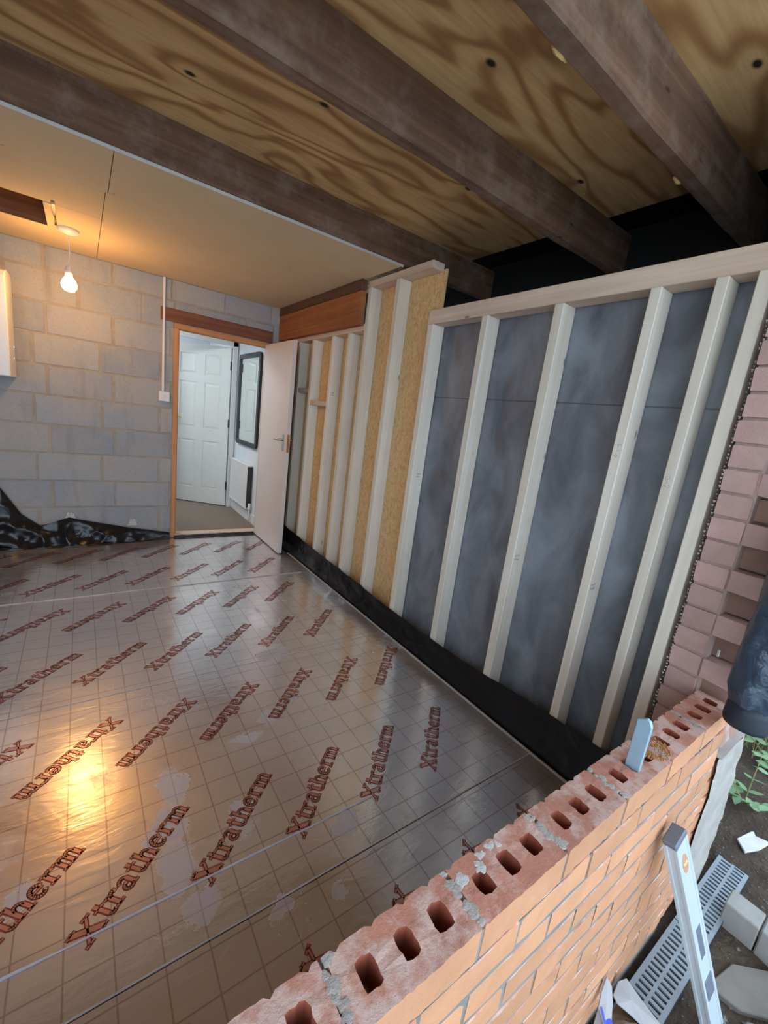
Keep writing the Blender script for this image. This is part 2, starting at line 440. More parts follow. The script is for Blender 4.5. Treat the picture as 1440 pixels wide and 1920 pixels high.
def glyph(ch):
    S = .17; sf = lambda x, y, w=.30: [[(x - w / 2, y), (x + w / 2, y)], .08]
    if ch == 'X': return 1.02, [([(.14, .96), (.86, .04)], .24), ([(.86, .96), (.14, .04)], .11), ([(.0, .96), (.36, .96)], .09), ([(.66, .96), (1.0, .96)], .09), ([(.0, .04), (.34, .04)], .09), ([(.62, .04), (1.0, .04)], .09)]
    if ch == 't': return .50, [([(.22, .92), (.22, .16)], S), (arc(.36, .16, .14, .13, 180, 320, 5), .11), ([(.02, .70), (.44, .70)], .09)]
    if ch == 'r': return .60, [([(.18, .72), (.18, .04)], S), ([(.02, .68), (.2, .68)], .09), ([(.02, .045), (.38, .045)], .09), (arc(.42, .50, .22, .2, 170, 60, 5), .12), ([(.50, .60), (.50, .61)], .18)]
    if ch == 'a': return .68, [(arc(.28, .52, .18, .18, 160, 20, 6), .12), ([(.46, .55), (.46, .12)], S), (arc(.26, .22, .18, .17, 80, 330, 8), .12), ([(.46, .06), (.62, .06)], .09)]
    if ch == 'h': return .78, [([(.18, .98), (.18, .04)], S), ([(.02, .95), (.2, .95)], .09), ([(.02, .045), (.34, .045)], .09), (arc(.40, .46, .18, .22, 175, 0, 7), .11), ([(.58, .5), (.58, .04)], S), ([(.46, .045), (.74, .045)], .09)]
    if ch == 'e': return .66, [(arc(.32, .37, .24, .31, 20, 320, 14), .14), ([(.10, .40), (.54, .40)], .09)]
    if ch == 'm': return 1.12, [([(.18, .72), (.18, .04)], S), ([(.02, .68), (.2, .68)], .09), ([(.04, .045), (.32, .045)], .09), (arc(.36, .46, .17, .22, 175, 0, 6), .11), ([(.53, .5), (.53, .04)], S), ([(.42, .045), (.66, .045)], .09), (arc(.71, .46, .17, .22, 175, 0, 6), .11), ([(.88, .5), (.88, .04)], S), ([(.77, .045), (1.04, .045)], .09)]
WORD = 'Xtratherm'
LEN = sum(glyph(c)[0] for c in WORD)
def word(mb, x, y, ang, length=.405, h=.062):
    """flat print: dark red outline with a paler fill, on the board's top"""
    ca, sa = math.cos(ang), math.sin(ang); sx = length / LEN; pen = 0
    def put(q, z, mi):
        mb.poly([(x + ca * a * sx - sa * b * h, y + sa * a * sx + ca * b * h, z) for a, b in q], [tuple(range(len(q)))], mi)
    for c in WORD:
        w, strokes = glyph(c)
        for pts, wd in strokes:
            pts = [(pen + p[0], p[1] - .36) for p in pts]
            for q in P2(pts, wd + .075): put(q, .0006, 0)
            for q in P2(pts, wd - .03): put(q, .0010, 1)
        pen += w
seams = [YI + .002, .830, 1.972, 3.100, DB - .015]
rows = [(0.395, 1, .18), (.973, 0, -.03), (1.52, 1, .088), (2.105, 0, -.03), (2.655, 1, .185), (3.215, 0, -.03), (3.76, 1, .1)]
for k in range(4):
    y0, y1 = seams[k], seams[k + 1]
    for (xa, xb) in ((XL + .01, -.902), (-.9, 1.578)):
        b = add('insulation_board', MB().box(xa, y0 + .0015, -.1, xb, y1 - .0015, 0), M_foil, floor, bevel=.0015)
        txt = MB()
        for (ry, rev, off) in rows:
            if not (y0 < ry < y1): continue
            for i in range(-8, 8):
                x = off + .2865 * i
                if not (xa + .02 < (x - .285 if rev else x) and (x if rev else x + .285) < xb - (.0 if rev else .0)): 
                    if not (xb > 1 and x < 1.5 and not rev and x + .285 < 1.62): continue
                if rev: word(txt, x + .0, ry + .285, math.radians(225))
                else: word(txt, x, ry, math.radians(45))
        if txt.v:
            txt_o = add('printed_lettering', txt, [M_red, M_redfill], b)
            txt_o['label'] = 'red printed word Xtratherm repeated on foil'
def tape_strip(yc, w, x0, x1, seed, hgt=.0012, mat=None):
    def f(u, v):
        x = x0 + (x1 - x0) * u; n = mnoise.noise(Vector((x * 9, seed, v * 2)))
        return (x, yc + (v - .5) * w * (1 + .4 * mnoise.noise(Vector((x * 5, seed + 3, 0)))) + .004 * mnoise.noise(Vector((x * 2.2, seed, 5))), .0008 + hgt * math.sin(math.pi * v) * (1 + n))
    return add('foil_tape', MB().grid(f, 160, 6), mat or M_tape, floor, smooth=True)
M_seam = m_plain('pale_film_crease', srgb(206, 200, 212), .3, .2, .05, 30, .3)
tape_strip(.832, .0055, -.9, 1.575, 1, .002, M_seam)
tape_strip(.985, .005, -.9, .84, 2, .005, M_seam)
tape_strip(3.100, .011, -.9, 1.5, 3, .004, M_seam)
tape_strip(1.972, .006, -.9, 1.45, 4, .001, M_seam)
add('edge_strip', MB().box(1.579, YI + .003, -.1, 1.5915, 3.60, .004), M_strip, floor, bevel=.002)

# ---- back wall: mortar core with every block, door opening
OX0, OX1, OZ = .671, 1.548, 1.934
core = MB()
core.box(XL, DB + .004, -.2, OX0, DB + .1, ZD); core.box(OX1, DB + .004, -.2, 1.74, DB + .1, ZD); core.box(OX0, DB + .004, OZ, OX1, DB + .1, ZD)
wall_back = struct(add('wall_back', core, M_mortar), 'bare grey concrete block wall with doorway')
def add_block(x0, x1, z0, z1):
    if x1 - x0 < .03 or z1 - z0 < .03: return
    mb = MB(); sd = R_.random() * 50; y0 = DB + R_.uniform(-.002, .002); ring = []
    nu = max(2, int((x1 - x0) / .03)); nv = 7
    for i in range(nu): ring.append((x0 + (x1 - x0) * i / nu, z0))
    for i in range(nv): ring.append((x1, z0 + (z1 - z0) * i / nv))
    for i in range(nu): ring.append((x1 - (x1 - x0) * i / nu, z1))
    for i in range(nv): ring.append((x0, z1 - (z1 - z0) * i / nv))
    wv = lambda p, k: .0035 * mnoise.noise(Vector((p[0] * 16 + k, p[1] * 16, sd)))
    cxm, czm = (x0 + x1) / 2, (z0 + z1) / 2
    def sh(d): return [(p[0] + wv(p, 0) - math.copysign(d, p[0] - cxm), p[1] + wv(p, 7) - math.copysign(d, p[1] - czm)) for p in ring]
    mb.rings([[(a, DB + .09, b) for a, b in sh(0)], [(a, y0 + .004, b) for a, b in sh(.0)], [(a, y0, b) for a, b in sh(.005)]])
    add('concrete_block', mb, M_block, wall_back)
for k in range(-1, 10):
    z0 = .086 + .225 * k + .006; z1 = min(z0 + .213, ZC - .002)
    off = {8: 0.0}.get(k, .139 if k % 2 == 0 else -.203)
    for j in range(-5, 6):
        a = off + .43 * j + .007 + R_.uniform(-.004, .008); b = off + .43 * (j + 1) - .007 + R_.uniform(-.008, .004)
        a = max(a, XL); b = min(b, 1.72)
        if b <= a: continue
        if z1 < OZ:
            add_block(a, min(b, OX0), z0, z1)
            add_block(max(a, OX1), b, z0, z1)
        elif z0 < OZ:
            add_block(a, min(b, OX0), z0, z1); add_block(max(a, OX0 + .01), min(b, OX1), OZ + .005, z1); add_block(max(a, OX1 + .01), b, z0, z1)
        else: add_block(a, b, z0, z1)
jm = MB(); nx = 24
lint = MB().grid(lambda u, v: (.56 + .985 * u, DB - .014 + .004 * mnoise.noise(Vector((u * 20, v * 3, 1))), 1.937 + .112 * v + .006 * mnoise.noise(Vector((u * 14, v, 4)))), 40, 4)
l_o = MB().box(.565, DB - .012, 1.942, 1.54, DB + .02, 2.048)
lintel = add('timber_lintel', l_o, M_lintel, wall_back, bevel=.006)
lintel['label'] = 'orange brown timber lintel over the doorway'

# ---- left wall, enclosing walls
struct(add('wall_left', MB().box(XL - .1, YI, -.3, XL, DB + .1, ZD), M_block), 'plain block side wall')
struct(add('wall_outer', MB().box(2.45, .47, -.35, 2.55, DB + .1, ZD + .03), M_shadewall), 'outer wall beyond the stud partition, coloured as shade')
struct(add('wall_light_block', MB().box(1.74, .47, -.35, 2.45, .55, ZD + .03), M_shadewall), 'unseen wall added behind the pier to keep daylight out')  # added out of view to stop daylight leaking into the void

# ---- ceiling: plasterboard, hatch lining, joists, plywood deck
ceil = struct(root('ceiling', (0, 2.3, ZC)), 'half boarded ceiling with exposed joists and plywood')
def panel(x0, x1, y0, y1): add('plasterboard_panel', MB().box(x0, y0, ZC, x1, y1, ZC + .012), M_plaster, ceil, bevel=.0012)
HX0, HX1, HY0, HY1 = -.78, -.147, 3.285, 3.755
for x0, x1, y0, y1 in [(XL, -1.102, 2.345, 2.838), (-1.1, .132, 2.345, 2.838), (.135, 1.625, 2.345, 2.838), (.125, 1.625, 2.841, DB), (-1.1, .122, 2.841, HY0 - .002),
                       (HX1, .122, HY0, HY1), (-1.1, .122, HY1 + .002, DB), (XL, -1.102, 2.841, DB), (-1.1, HX0, HY0, HY1)]:
    panel(x0, x1, y0, y1)
add('edge_bead', MB().box(XL, 2.337, ZC - .001, 1.64, 2.345, ZC + .014), M_boardedge, ceil, bevel=.002)
hl = MB(); hl.box(HX0, HY1, ZC + .002, HX1, HY1 + .02, ZD); hl.box(HX0, HY0 - .02, ZC + .012, HX1, HY0, ZD); hl.box(HX1, HY0, ZC + .012, HX1 + .02, HY1, ZD); hl.box(HX0 - .02, HY0, ZC + .012, HX0, HY1, ZD)
add('hatch_lining', hl, M_hatch, ceil)
def joist(y0, y1, z0, seed, label):
    n = 60; rings = []
    for i in range(n + 1):
        x = XL + (2.448 - XL) * i / n
        w = lambda q: mnoise.noise(Vector((x * 4.5, q * 7.1, seed)))
        c = .008
        rings.append([(x, y0 + .003 * w(1), ZD - .001), (x, y0 + .004 * w(2), z0 + c + .004 * w(3)), (x, y0 + c + .004 * w(4), z0 + .003 * w(5)),
                      (x, y1 - c + .004 * w(6), z0 + .003 * w(7)), (x, y1 + .004 * w(8), z0 + c + .004 * w(9)), (x, y1, ZD - .001)])
    o = add('ceiling_joist', MB().rings(rings), M_joist, ceil); o['label'] = label; return o
j1 = joist(2.347, 2.405, 2.293, 1, 'dark old joist at the edge of the plasterboard')
j2 = joist(1.392, 1.452, 2.287, 2, 'brown old joist with pale lower edge')
j3 = joist(.797, .858, 2.287, 3, 'grey weathered joist nearest the camera')
for (x, y, z, s) in [(1.0, .858, 2.292, 1), (1.73, .858, 2.292, 2)]:
    sp = MB().rings([[(x - .03 + .06 * t, y + .003 + .012 * math.cos(a) * (1 - abs(t - .5)), z + .004 + .012 * math.sin(a) * (1 - abs(t - .5))) for a in [k * math.pi / 4 for k in range(8)]] for t in (0, .3, .6, 1)])
    so = add('split_chip', jit(sp, .006, s, 60), m_plain('fresh_split_wood' + str(s), srgb(206, 170, 112), .8), j3)
add('plywood_sheet', MB().box(XL, -.95, ZD, 2.2, 2.37, ZD + .018), M_ply, ceil)  # front end is an unseen overhang, added to even out the daylight
add('plywood_sheet', MB().box(XL, 2.372, ZD, 2.2, DB + .1, ZD + .018), M_ply, ceil)
add('added_fascia', MB().box(XL - .1, -1.0, ZD - .02, 2.4, -.97, ZD + .03), M_joist, ceil)  # front edge of the added overhang, closes the gap against light
add('roof_felt', MB().box(XL - .1, -1.0, ZD + .03, 2.6, DB + .15, ZD + .045), M_black, ceil)  # also covers the added overhang and keeps the void dark

# ---- right wall: stud partition
wall_right = struct(root('wall_right', (1.7, 2.3, 0)), 'timber stud partition')
def stud(yl, z0, z1, w=.042, d=.089, x=XS, mat=None, name='stud'):
    return add(name, MB().box(x, yl - w, z0, x + d, yl, z1), mat or M_pine_z, wall_right, bevel=.0025)
ZP = 1.993
for yl, w in [(2.030, .045), (1.614, .042), (1.203, .045), (.822, .038), (.627, .036), (.520, .040)]:
    stud(yl, .0, ZP - .078, w)
for yl in (3.86, 3.575, 3.215, 2.960): stud(yl, .0, ZP - .046)
for yl in (2.735, 2.405): stud(yl, .0, 2.225, .045)
add('top_plate', MB().box(XS, .472, ZP - .078, XS + .089, 2.032, ZP), M_pine_y, wall_right, bevel=.0025)
add('top_plate', MB().box(XS, 2.737, ZP - .045, XS + .089, DB - .005, ZP), M_pine_y, wall_right, bevel=.0025)
add('top_plate', MB().box(XS, 2.06, 2.226, XS + .089, 2.737, 2.268), M_pine_y, wall_right, bevel=.0025)
add('sole_plate', MB().box(XS, .472, -.105, XS + .089, DB - .005, -.005), M_pine_y, wall_right, bevel=.0025)
add('noggin', MB().box(XS + .006, 3.217, 1.40, XS + .089, 3.531, 1.442), M_pine_y, wall_right, bevel=.0025)
add('noggin', MB().box(XS + .006, 3.577, 1.50, XS + .089, 3.816, 1.542), M_pine_y, wall_right, bevel=.0025)
add('osb_panel', MB().box(XS + .0895, 2.745, .0, XS + .101, DB - .004, 2.0), M_osb, wall_right)
add('osb_panel', MB().box(XS + .0895, 2.035, .0, XS + .101, 2.743, 2.24), M_osb, wall_right)
def memb(u, v):
    y = .46 + 1.573 * u; z = -.05 + 2.03 * v
    return (XS + .0925 + .0025 * mnoise.noise(Vector((y * 3, z * 1.6, 2))) + .0015 * mnoise.noise(Vector((y * 9, z * 5, 7))), y, z)
add('membrane', MB().grid(memb, 90, 110), M_membrane, wall_right, smooth=True)['label'] = 'dark grey breather membrane behind the near studs'
fb = add('fascia_board', MB().box(1.60, 2.745, 1.978, 1.64, DB - .004, 2.205), M_fascia, wall_right, bevel=.002); fb['label'] = 'orange stained board above the far studs'
add('batten', MB().box(1.596, 2.745, 2.207, 1.64, DB - .004, ZC - .002), M_brown_y, wall_right, bevel=.002)

M_stamp = m_plain('grey_ink', srgb(112, 118, 122), .8)
rs = random.Random(5)
for yf, x0, z0 in ((1.985, 1.685, 1.03), (1.158, 1.656, .78), (.784, 1.660, .785), (3.173, 1.66, 1.49)):
    st_ = MB()
    for r0 in range(2):
        for c0 in range(4):
            x = x0 + c0 * .008; z = z0 + r0 * .018; w = rs.uniform(.003, .006); h = rs.uniform(.004, .011)
            st_.box(x, yf - .0004, z, x + w, yf, z + .003); st_.box(x, yf - .0004, z, x + .002, yf, z + h)
    so = add('ink_stamp', st_, M_stamp, wall_right); so['kind'] = 'stuff'; so['label'] = 'small illegible grey ink stamp'
for yc, zc in ((.803, 1.345), (.609, 1.259)):
    st_ = MB()
    for k in range(5):
        a0 = rs.uniform(0, 6.28); yy, zz = yc + rs.uniform(-.008, .008), zc + rs.uniform(-.02, .02)
        pts = [(XS - .0003, yy + .005 * math.cos(a0 + t * .6), zz + .006 * math.sin(a0 + t * .6)) for t in range(6)]
        st_.tube(pts, .0005, 5)
    so = add('pencil_scribble', st_, M_stamp, wall_right); so['kind'] = 'stuff'; so['label'] = 'faint pencil scribble'

# ---- front wall: low new brickwork, perforated top course
BP, BC = .2293, .0734          # brick pitch, course pitch
BL, BW, BH = BP - .0095, YI - YO, BC - .0095
wf = MB(); wf.box(-.80, YO + .0018, GZ - .05, 1.62, YI - .004, ZT - BC - .002)
wall_front = struct(add('wall_front', wf, M_greymortar), 'low new wall of orange perforated bricks')
def brick_plain(L, Wd, H, seed):
    mb = MB(); r = random.Random(seed); n = 4; rings = []
    for i in range(n + 1):
        x = -L / 2 + L * i / n; e = .0015
        c = .003
        pr = [(-Wd / 2, -H / 2 + c), (-Wd / 2 + c, -H / 2), (Wd / 2 - c, -H / 2), (Wd / 2, -H / 2 + c), (Wd / 2, H / 2 - c), (Wd / 2 - c, H / 2), (-Wd / 2 + c, H / 2), (-Wd / 2, H / 2 - c)]
        rings.append([(x + r.uniform(-e, e) * (i in (0, n)), a + r.uniform(-e, e), b + r.uniform(-e, e)) for a, b in pr])
    return mb.rings(rings)
def brick_holed(L, Wd, H, seed):
    r = random.Random(seed); bm = bmesh.new()
    out = []
    nx_, ny_ = 26, 6
    for i in range(nx_): out.append((-L / 2 + L * i / nx_, -Wd / 2))
    for i in range(ny_): out.append((L / 2, -Wd / 2 + Wd * i / ny_))
    for i in range(nx_): out.append((L / 2 - L * i / nx_, Wd / 2))
    for i in range(ny_): out.append((-L / 2, Wd / 2 - Wd * i / ny_))
    loops = []
    def wob(p, q, amp):
        return (p[0] + r.uniform(-amp, amp), p[1] + q)
    o2 = []
    for (x, y) in out:
        q = 0
        if y > Wd / 2 - 1e-6:                                     # the inner arris is notched where the wire-cut clay dragged
            q = -.0015 - .0022 * abs(mnoise.noise(Vector((x * 60, seed, 0)))) - (.0055 if abs(math.fmod(x + 1 + seed * .013, .056) - .028) < .004 else 0)
        elif y < -Wd / 2 + 1e-6: q = r.uniform(-.0006, .0012)
        o2.append(wob((x, y), q, .0008))
    loops.append(o2)
    for hx in (-.0655, 0, .0655):
        h = []
        wx, wy = .0152 + r.uniform(-.001, .001), .0190 + r.uniform(-.001, .001)
        for k in range(16):
            a = 2 * math.pi * k / 16; cx, sy = math.cos(a), math.sin(a); p = 6.0
            d = (abs(cx) ** p + abs(sy) ** p) ** (-1 / p)
            h.append((hx + wx * cx * d + r.uniform(-.0012, .0012), -.0015 + wy * sy * d + r.uniform(-.0012, .0012)))
        loops.append(h)
    for z, flip in ((H / 2, False), (-H / 2, True)):
        edges = []
        vv = []
        for lp in loops:
            vs_ = [bm.verts.new((x, y, z + (r.uniform(-.0008, .0008) if not flip else 0))) for x, y in lp]
            vv.append(vs_)
            edges += [bm.edges.new((vs_[i], vs_[(i + 1) % len(vs_)])) for i in range(len(vs_))]
        bmesh.ops.triangle_fill(bm, use_beauty=True, edges=edges)
        if flip: bot = vv
        else: top = vv
    for li, (ta, ba) in enumerate(zip(top, bot)):
        n = len(ta)
        for i in range(n):
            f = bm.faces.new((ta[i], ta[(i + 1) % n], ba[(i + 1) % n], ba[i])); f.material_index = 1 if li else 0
    bmesh.ops.recalc_face_normals(bm, faces=bm.faces)
    me = bpy.data.meshes.new('perforated_brick'); bm.to_mesh(me); bm.free()
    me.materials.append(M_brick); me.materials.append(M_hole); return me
hol = [brick_holed(BL, BW, BH + .002, s) for s in (1, 2, 3, 4)]
pla = [mesh_of('brick', brick_plain(BL, BW, BH, s), M_brick) for s in (1, 2, 3, 4)]
half = [mesh_of('brick', brick_plain(BP / 2 - .0095, BW, BH, s), M_brick) for s in (5, 6)]
ncourse = 12
for k in range(ncourse):
    zc = ZT - BH / 2 - k * BC - (.001 if k else 0)
    odd = k % 2
    for j in range(-4, 7):
        x = .251 + BP * (j + .5) - (BP / 2 if odd else 0)
        if x + BL / 2 > 1.63:
            continue
        me = hol[(j + 8) % 4] if k == 0 else R_.choice(pla)
        inst('brick', me, wall_front, (x, (YI + YO) / 2 + R_.uniform(-.0006, .0006), zc + R_.uniform(-.0006, .0006)), (R_.uniform(-.004, .004), 0, R_.uniform(-.003, .003)))
    if odd: inst('brick', half[k % 4 // 2], wall_front, (1.627 - BP / 4, (YI + YO) / 2, zc))
for j in range(-3, 7):                                            # perpend mortar between the top bricks
    x = .251 + BP * j
    mb = MB().grid(lambda u, v: (x + (u - .5) * .0105, YO + .004 + (BW - .008) * v, ZT - .0015 - .004 * abs(mnoise.noise(Vector((u * 3, v * 6, j)))) - .002 * math.sin(math.pi * u)), 4, 14)
    b0 = MB().box(x - .0052, YO + .002, ZT - BC, x + .0052, YI - .005, ZT - .008)
    mb.poly(b0.v, b0.f)
    add('mortar_joint', mb, M_greymortar, wall_front)
for (x, y, r_, s) in [(.494, .326, .016, 1), (.560, .341, .010, 2), (.588, .343, .013, 3), (.543, .326, .010, 4), (.602, .338, .007, 5)]:
    rad_ = lambda k: r_ * (1 + .9 * mnoise.noise(Vector((math.cos(k * .45) * 1.5, math.sin(k * .45) * 1.5, s * 3.7))))
    mb = MB().rings([[(x + rad_(k) * f * math.cos(2 * math.pi * k / 14), y + rad_(k) * f * .8 * math.sin(2 * math.pi * k / 14), ZT + h_) for k in range(14)] for f, h_ in ((1, 0), (.92, .0009), (.6, .0013), (.2, .0014))])
    add('mortar_splash', mb, M_crust, wall_front)
m_gs = m_mortar('dried_mortar_smudge', srgb(176, 168, 162), 80)
rs = random.Random(21)
for j in range(0, 6):                                             # grey mortar dragged over the arrises of the top joints
    for q in range(7):
        x = .251 + BP * j + rs.uniform(-.006, .007); y = YO + .012 + q * .0125 + rs.uniform(-.004, .004); r_ = rs.uniform(.006, .012); s = j * 10 + q
        rad_ = lambda k: r_ * (1 + .6 * mnoise.noise(Vector((math.cos(k * .45) * 1.5, math.sin(k * .45) * 1.5, s * 3.7))))
        mb = MB().rings([[(x + rad_(k) * f * math.cos(2 * math.pi * k / 14), min(YI - .003, max(YO + .002, y + rad_(k) * f * .9 * math.sin(2 * math.pi * k / 14))), ZT + h_) for k in range(14)] for f, h_ in ((1, -.001), (.93, .0012), (.5, .0018))])
        add('mortar_smudge', mb, m_gs, wall_front)
# brown clay patch on the fifth brick: loose sandy crumbs
sand = MB()
for i in range(700):
    a = R_.random() * 6.283; q = R_.random() ** .5; x = 1.168 + .050 * q * math.cos(a); y = .309 + .042 * q * math.sin(a); s = R_.uniform(.0012, .0036)
    if abs(y - .306) < .02 and abs((x - 1.168 - .049) % .0655 - .0) < .015: continue
    sand.poly([(x - s, y - s, ZT), (x + s, y - s, ZT), (x, y + s, ZT), (x, y, ZT + s * 1.4)], [(0, 1, 3), (1, 2, 3), (2, 0, 3)])
so = add('sand_crumbs', sand, m_plain('brown_sand', srgb(176, 126, 82), .95), wall_front); so['kind'] = 'stuff'

# ---- pier: old brick, toothed on its outer half, mortar-smeared foot
pier = tag(root('brick_pier', (1.75, .36, GZ)), 'weathered pink brick pier with toothed edge beside the last stud', 'pier')
pc = MB(); pc.box(1.633, .362, GZ, 1.88, .452, ZD - .001); pc.box(1.70, .27, .42, 1.88, .362, ZD - .001)
pc.box(1.631, YO + .012, GZ - .04, 1.935, .31, .425)
add('pier_core', pc, m_mortar('pier_mortar', srgb(186, 158, 150)), pier)
hd = [mesh_of('brick', brick_plain(.20, .0865, .066, s), M_pierbrick) for s in (11, 12, 13, 14)]
hs = [mesh_of('brick', brick_plain(.20, .0985, .066, s), M_pierbrick) for s in (15, 16)]
hr = [mesh_of('brick', brick_plain(.18, .095, .068, s), M_recessbrick) for s in (17, 18)]
for k in range(0, 37):
    z = ZT - 3.5 * .0755 + .0755 * k + .0377
    if z + .033 > ZD: break
    inst('brick', hd[(k * 7) % 4], pier, (1.725 + R_.uniform(-.003, .003), .4115 + R_.uniform(-.0025, .0025), z), (0, 0, R_.uniform(-.015, .015)))
    if z - .034 > .43:
        if k % 2 == 0: inst('brick', hs[k % 4 // 2], pier, (1.727 + R_.uniform(-.003, .003), .316, z))
        else: inst('brick', hr[k % 4 // 2], pier, (1.762, .317, z))
fr = MB()
for i in range(150):                                              # ragged white crumbs along the pier's back arris
    z = .35 + i * .0125; s = R_.uniform(.002, .006)
    if mnoise.noise(Vector((0, 0, z * 5))) < -.25: continue
    y = .458 + R_.uniform(-.002, .003); x = 1.628 + R_.uniform(-.003, .004)
    fr.poly([(x - s, y, z), (x + s, y + s * .5, z - s), (x, y + s, z + s), (x, y - s * .6, z + s * .8)], [(0, 1, 2), (0, 1, 3), (1, 2, 3), (0, 2, 3)])
fo = add('ragged_mortar_edge', fr, M_crust, pier); fo['kind'] = 'stuff'
L_ = [(1.640, .425), (1.655, .36), (1.695, .24), (1.672, .09), (1.690, -.065), (1.76, -.18), (1.80, GZ - .02)]
Rr = [(1.883, .434), (1.90, .35), (1.94, .24), (1.96, .09), (1.995, -.065), (1.97, -.18), (1.94, GZ - .02)]
sm = MB(); n = 28; rows_ = []
def lerp(tab, t):
    f = t * (len(tab) - 1); i = min(int(f), len(tab) - 2); f -= i
    return (tab[i][0] * (1 - f) + tab[i + 1][0] * f, tab[i][1] * (1 - f) + tab[i + 1][1] * f)
def smf(u, v):
    a = lerp(L_, v); b = lerp(Rr, v); x = a[0] + (b[0] - a[0]) * u; z = a[1] + (b[1] - a[1]) * u
    return (x + .004 * mnoise.noise(Vector((u * 4, v * 20, 0))), YO - .004 - .010 * u - .005 * mnoise.noise(Vector((x * 22, z * 22, 3))), z)
sm.grid(smf, 16, 44)
sm.grid(lambda u, v: (lerp(Rr, v)[0] + .004 * mnoise.noise(Vector((4, v * 20, 0))), YO - .014 - .005 * mnoise.noise(Vector((lerp(Rr, v)[0] * 22, lerp(Rr, v)[1] * 22, 3))) + .10 * u, lerp(Rr, v)[1]), 4, 44)
sm.grid(lambda u, v: (lerp([(1.64, 0), (1.883, 0)], u)[0], YO - .012 + .06 * v, .428 + .006 * u), 6, 3)
add('mortar_smear', sm, M_smear, pier, smooth=True)['label'] = 'pale grey mortar smeared over the pier foot'
# brickwork of the pier foot beside the smear
for k in range(3, 12):
    zc = ZT - BH / 2 - k * BC
    if zc + BH / 2 > .425: continue
    inst('brick', R_.choice(half), pier, (1.627 + BP / 4 + (.0 if k % 2 else .0), (YI + YO) / 2 + .003, zc))

# ---- doorway from the garage, its lining and the open leaf
door1 = struct(root('door_1', (1.09, DB, 0)), 'open flush door and bare timber lining')
for x0 in (OX0, OX1 - .038):
    add('jamb', MB().box(x0, DB - .006, .0, x0 + .038, DB + .104, OZ - .039), M_frame_z, door1, bevel=.002)
add('door_head', MB().box(OX0, DB - .006, OZ - .038, OX1, DB + .104, OZ), M_frame_x, door1, bevel=.002)
add('door_stop', MB().box(OX0 + .0385, DB + .04, .02, OX0 + .05, DB + .075, OZ - .04), M_frame_z, door1)
add('threshold', MB().box(OX0 + .04, DB + .004, .0, OX1 - .04, DB + .104, .032), M_pine_y, door1, bevel=.004)
LX = 1.474
leaf = add('door_leaf', MB().box(LX, 3.572, .012, LX + .037, DB - .010, 1.915), M_doorleaf, door1, bevel=.002)
for s, x in ((-1, LX), (1, LX + .037)):
    hp = MB().box(min(x, x + s * .006), 3.618, .965, max(x, x + s * .006), 3.654, 1.115)
    h = add('handle_plate', hp, M_brass if s > 0 else M_chrome, leaf, bevel=.0015)
    lv = MB().tube([(x + s * .006, 3.636, 1.065), (x + s * .045, 3.636, 1.065), (x + s * .052, 3.650, 1.065), (x + s * .05, 3.735, 1.06)], [.010, .009, .009, .007], 10)
    add('lever', lv, M_brass if s > 0 else M_chrome, leaf, smooth=True)
add('lock_plate', MB().box(LX + .008, 3.5705, .96, LX + .029, 3.5725, 1.12), M_brass, leaf)
for z in (.25, 1.05, 1.7): add('hinge', MB().box(LX + .002, DB - .014, z, LX + .012, DB - .002, z + .075), M_chrome, leaf)

# ---- hallway behind
HZ = .02
struct(add('floor_hallway', MB().box(-.6, DB + .1, -.1, 1.56, 6.9, HZ), M_carpet), 'brown hall carpet')
struct(add('wall_hallway_right', MB().box(1.56, DB + .1, -.1, 1.64, 6.9, 2.25), M_hallwall), 'white hall wall')
fw = MB(); fw.box(-.6, 5.43, HZ, .70, 5.51, 2.2); fw.box(1.50, 5.43, HZ, 1.56, 5.51, 2.2); fw.box(.70, 5.43, 1.985, 1.50, 5.51, 2.2)
struct(add('wall_hallway_far', fw, M_hallwall), 'white hall wall around the panel door')
struct(add('wall_hallway_left', MB().box(-.68, DB + .1, -.1, -.6, 6.9, 2.25), M_hallwall), 'white hall end wall')
struct(add('wall_hallway_end', MB().box(-.6, 6.9, -.1, 1.56, 6.98, 2.25), M_hallwall), 'white wall of the room beyond')
struct(add('ceiling_hallway', MB().box(-.6, DB + .1, 2.2, 1.56, 6.9, 2.26), M_hallwall), 'white hall ceiling')
ar = MB(); ar.box(1.490, 5.405, HZ, 1.545, 5.429, 2.03); ar.box(.66, 5.405, HZ, .715, 5.429, 2.03); ar.box(.66, 5.405, 1.975, 1.545, 5.4295, 2.035)
struct(add('trim_1', ar, M_white, bevel=.003), 'white architrave round the panel door')
struct(add('baseboard_hallway', MB().box(1.545, DB + .105, HZ, 1.56, 5.405, HZ + .11), M_white, bevel=.003), 'white skirting in the hall')
door2 = struct(root('door_2', (1.488, 5.445, HZ), (0, 0, -math.radians(40)), world_frame=False), 'white six panel door standing ajar in the hall')
DW, DH = .738, 1.94
body = add('door_leaf', MB().box(-DW, -.010, .012, -.002, .010, DH), M_doorpanel, door2)
st = .105; mid = .10; rails = [(.012, .20), (.80, .95), (1.50, 1.59), (DH - .11, DH)]
fm = MB()
for x0, x1 in ((-DW, -DW + st), (-.002 - st, -.002), (-DW / 2 - mid / 2, -DW / 2 + mid / 2)):
    fm.box(x0, -.0175, .012, x1, .0175, DH)
for z0, z1 in rails:
    for x0, x1 in ((-DW + st, -DW / 2 - mid / 2), (-DW / 2 + mid / 2, -.002 - st)): fm.box(x0, -.0175, z0, x1, .0175, z1)
add('door_frame', fm, M_doorpanel, body)
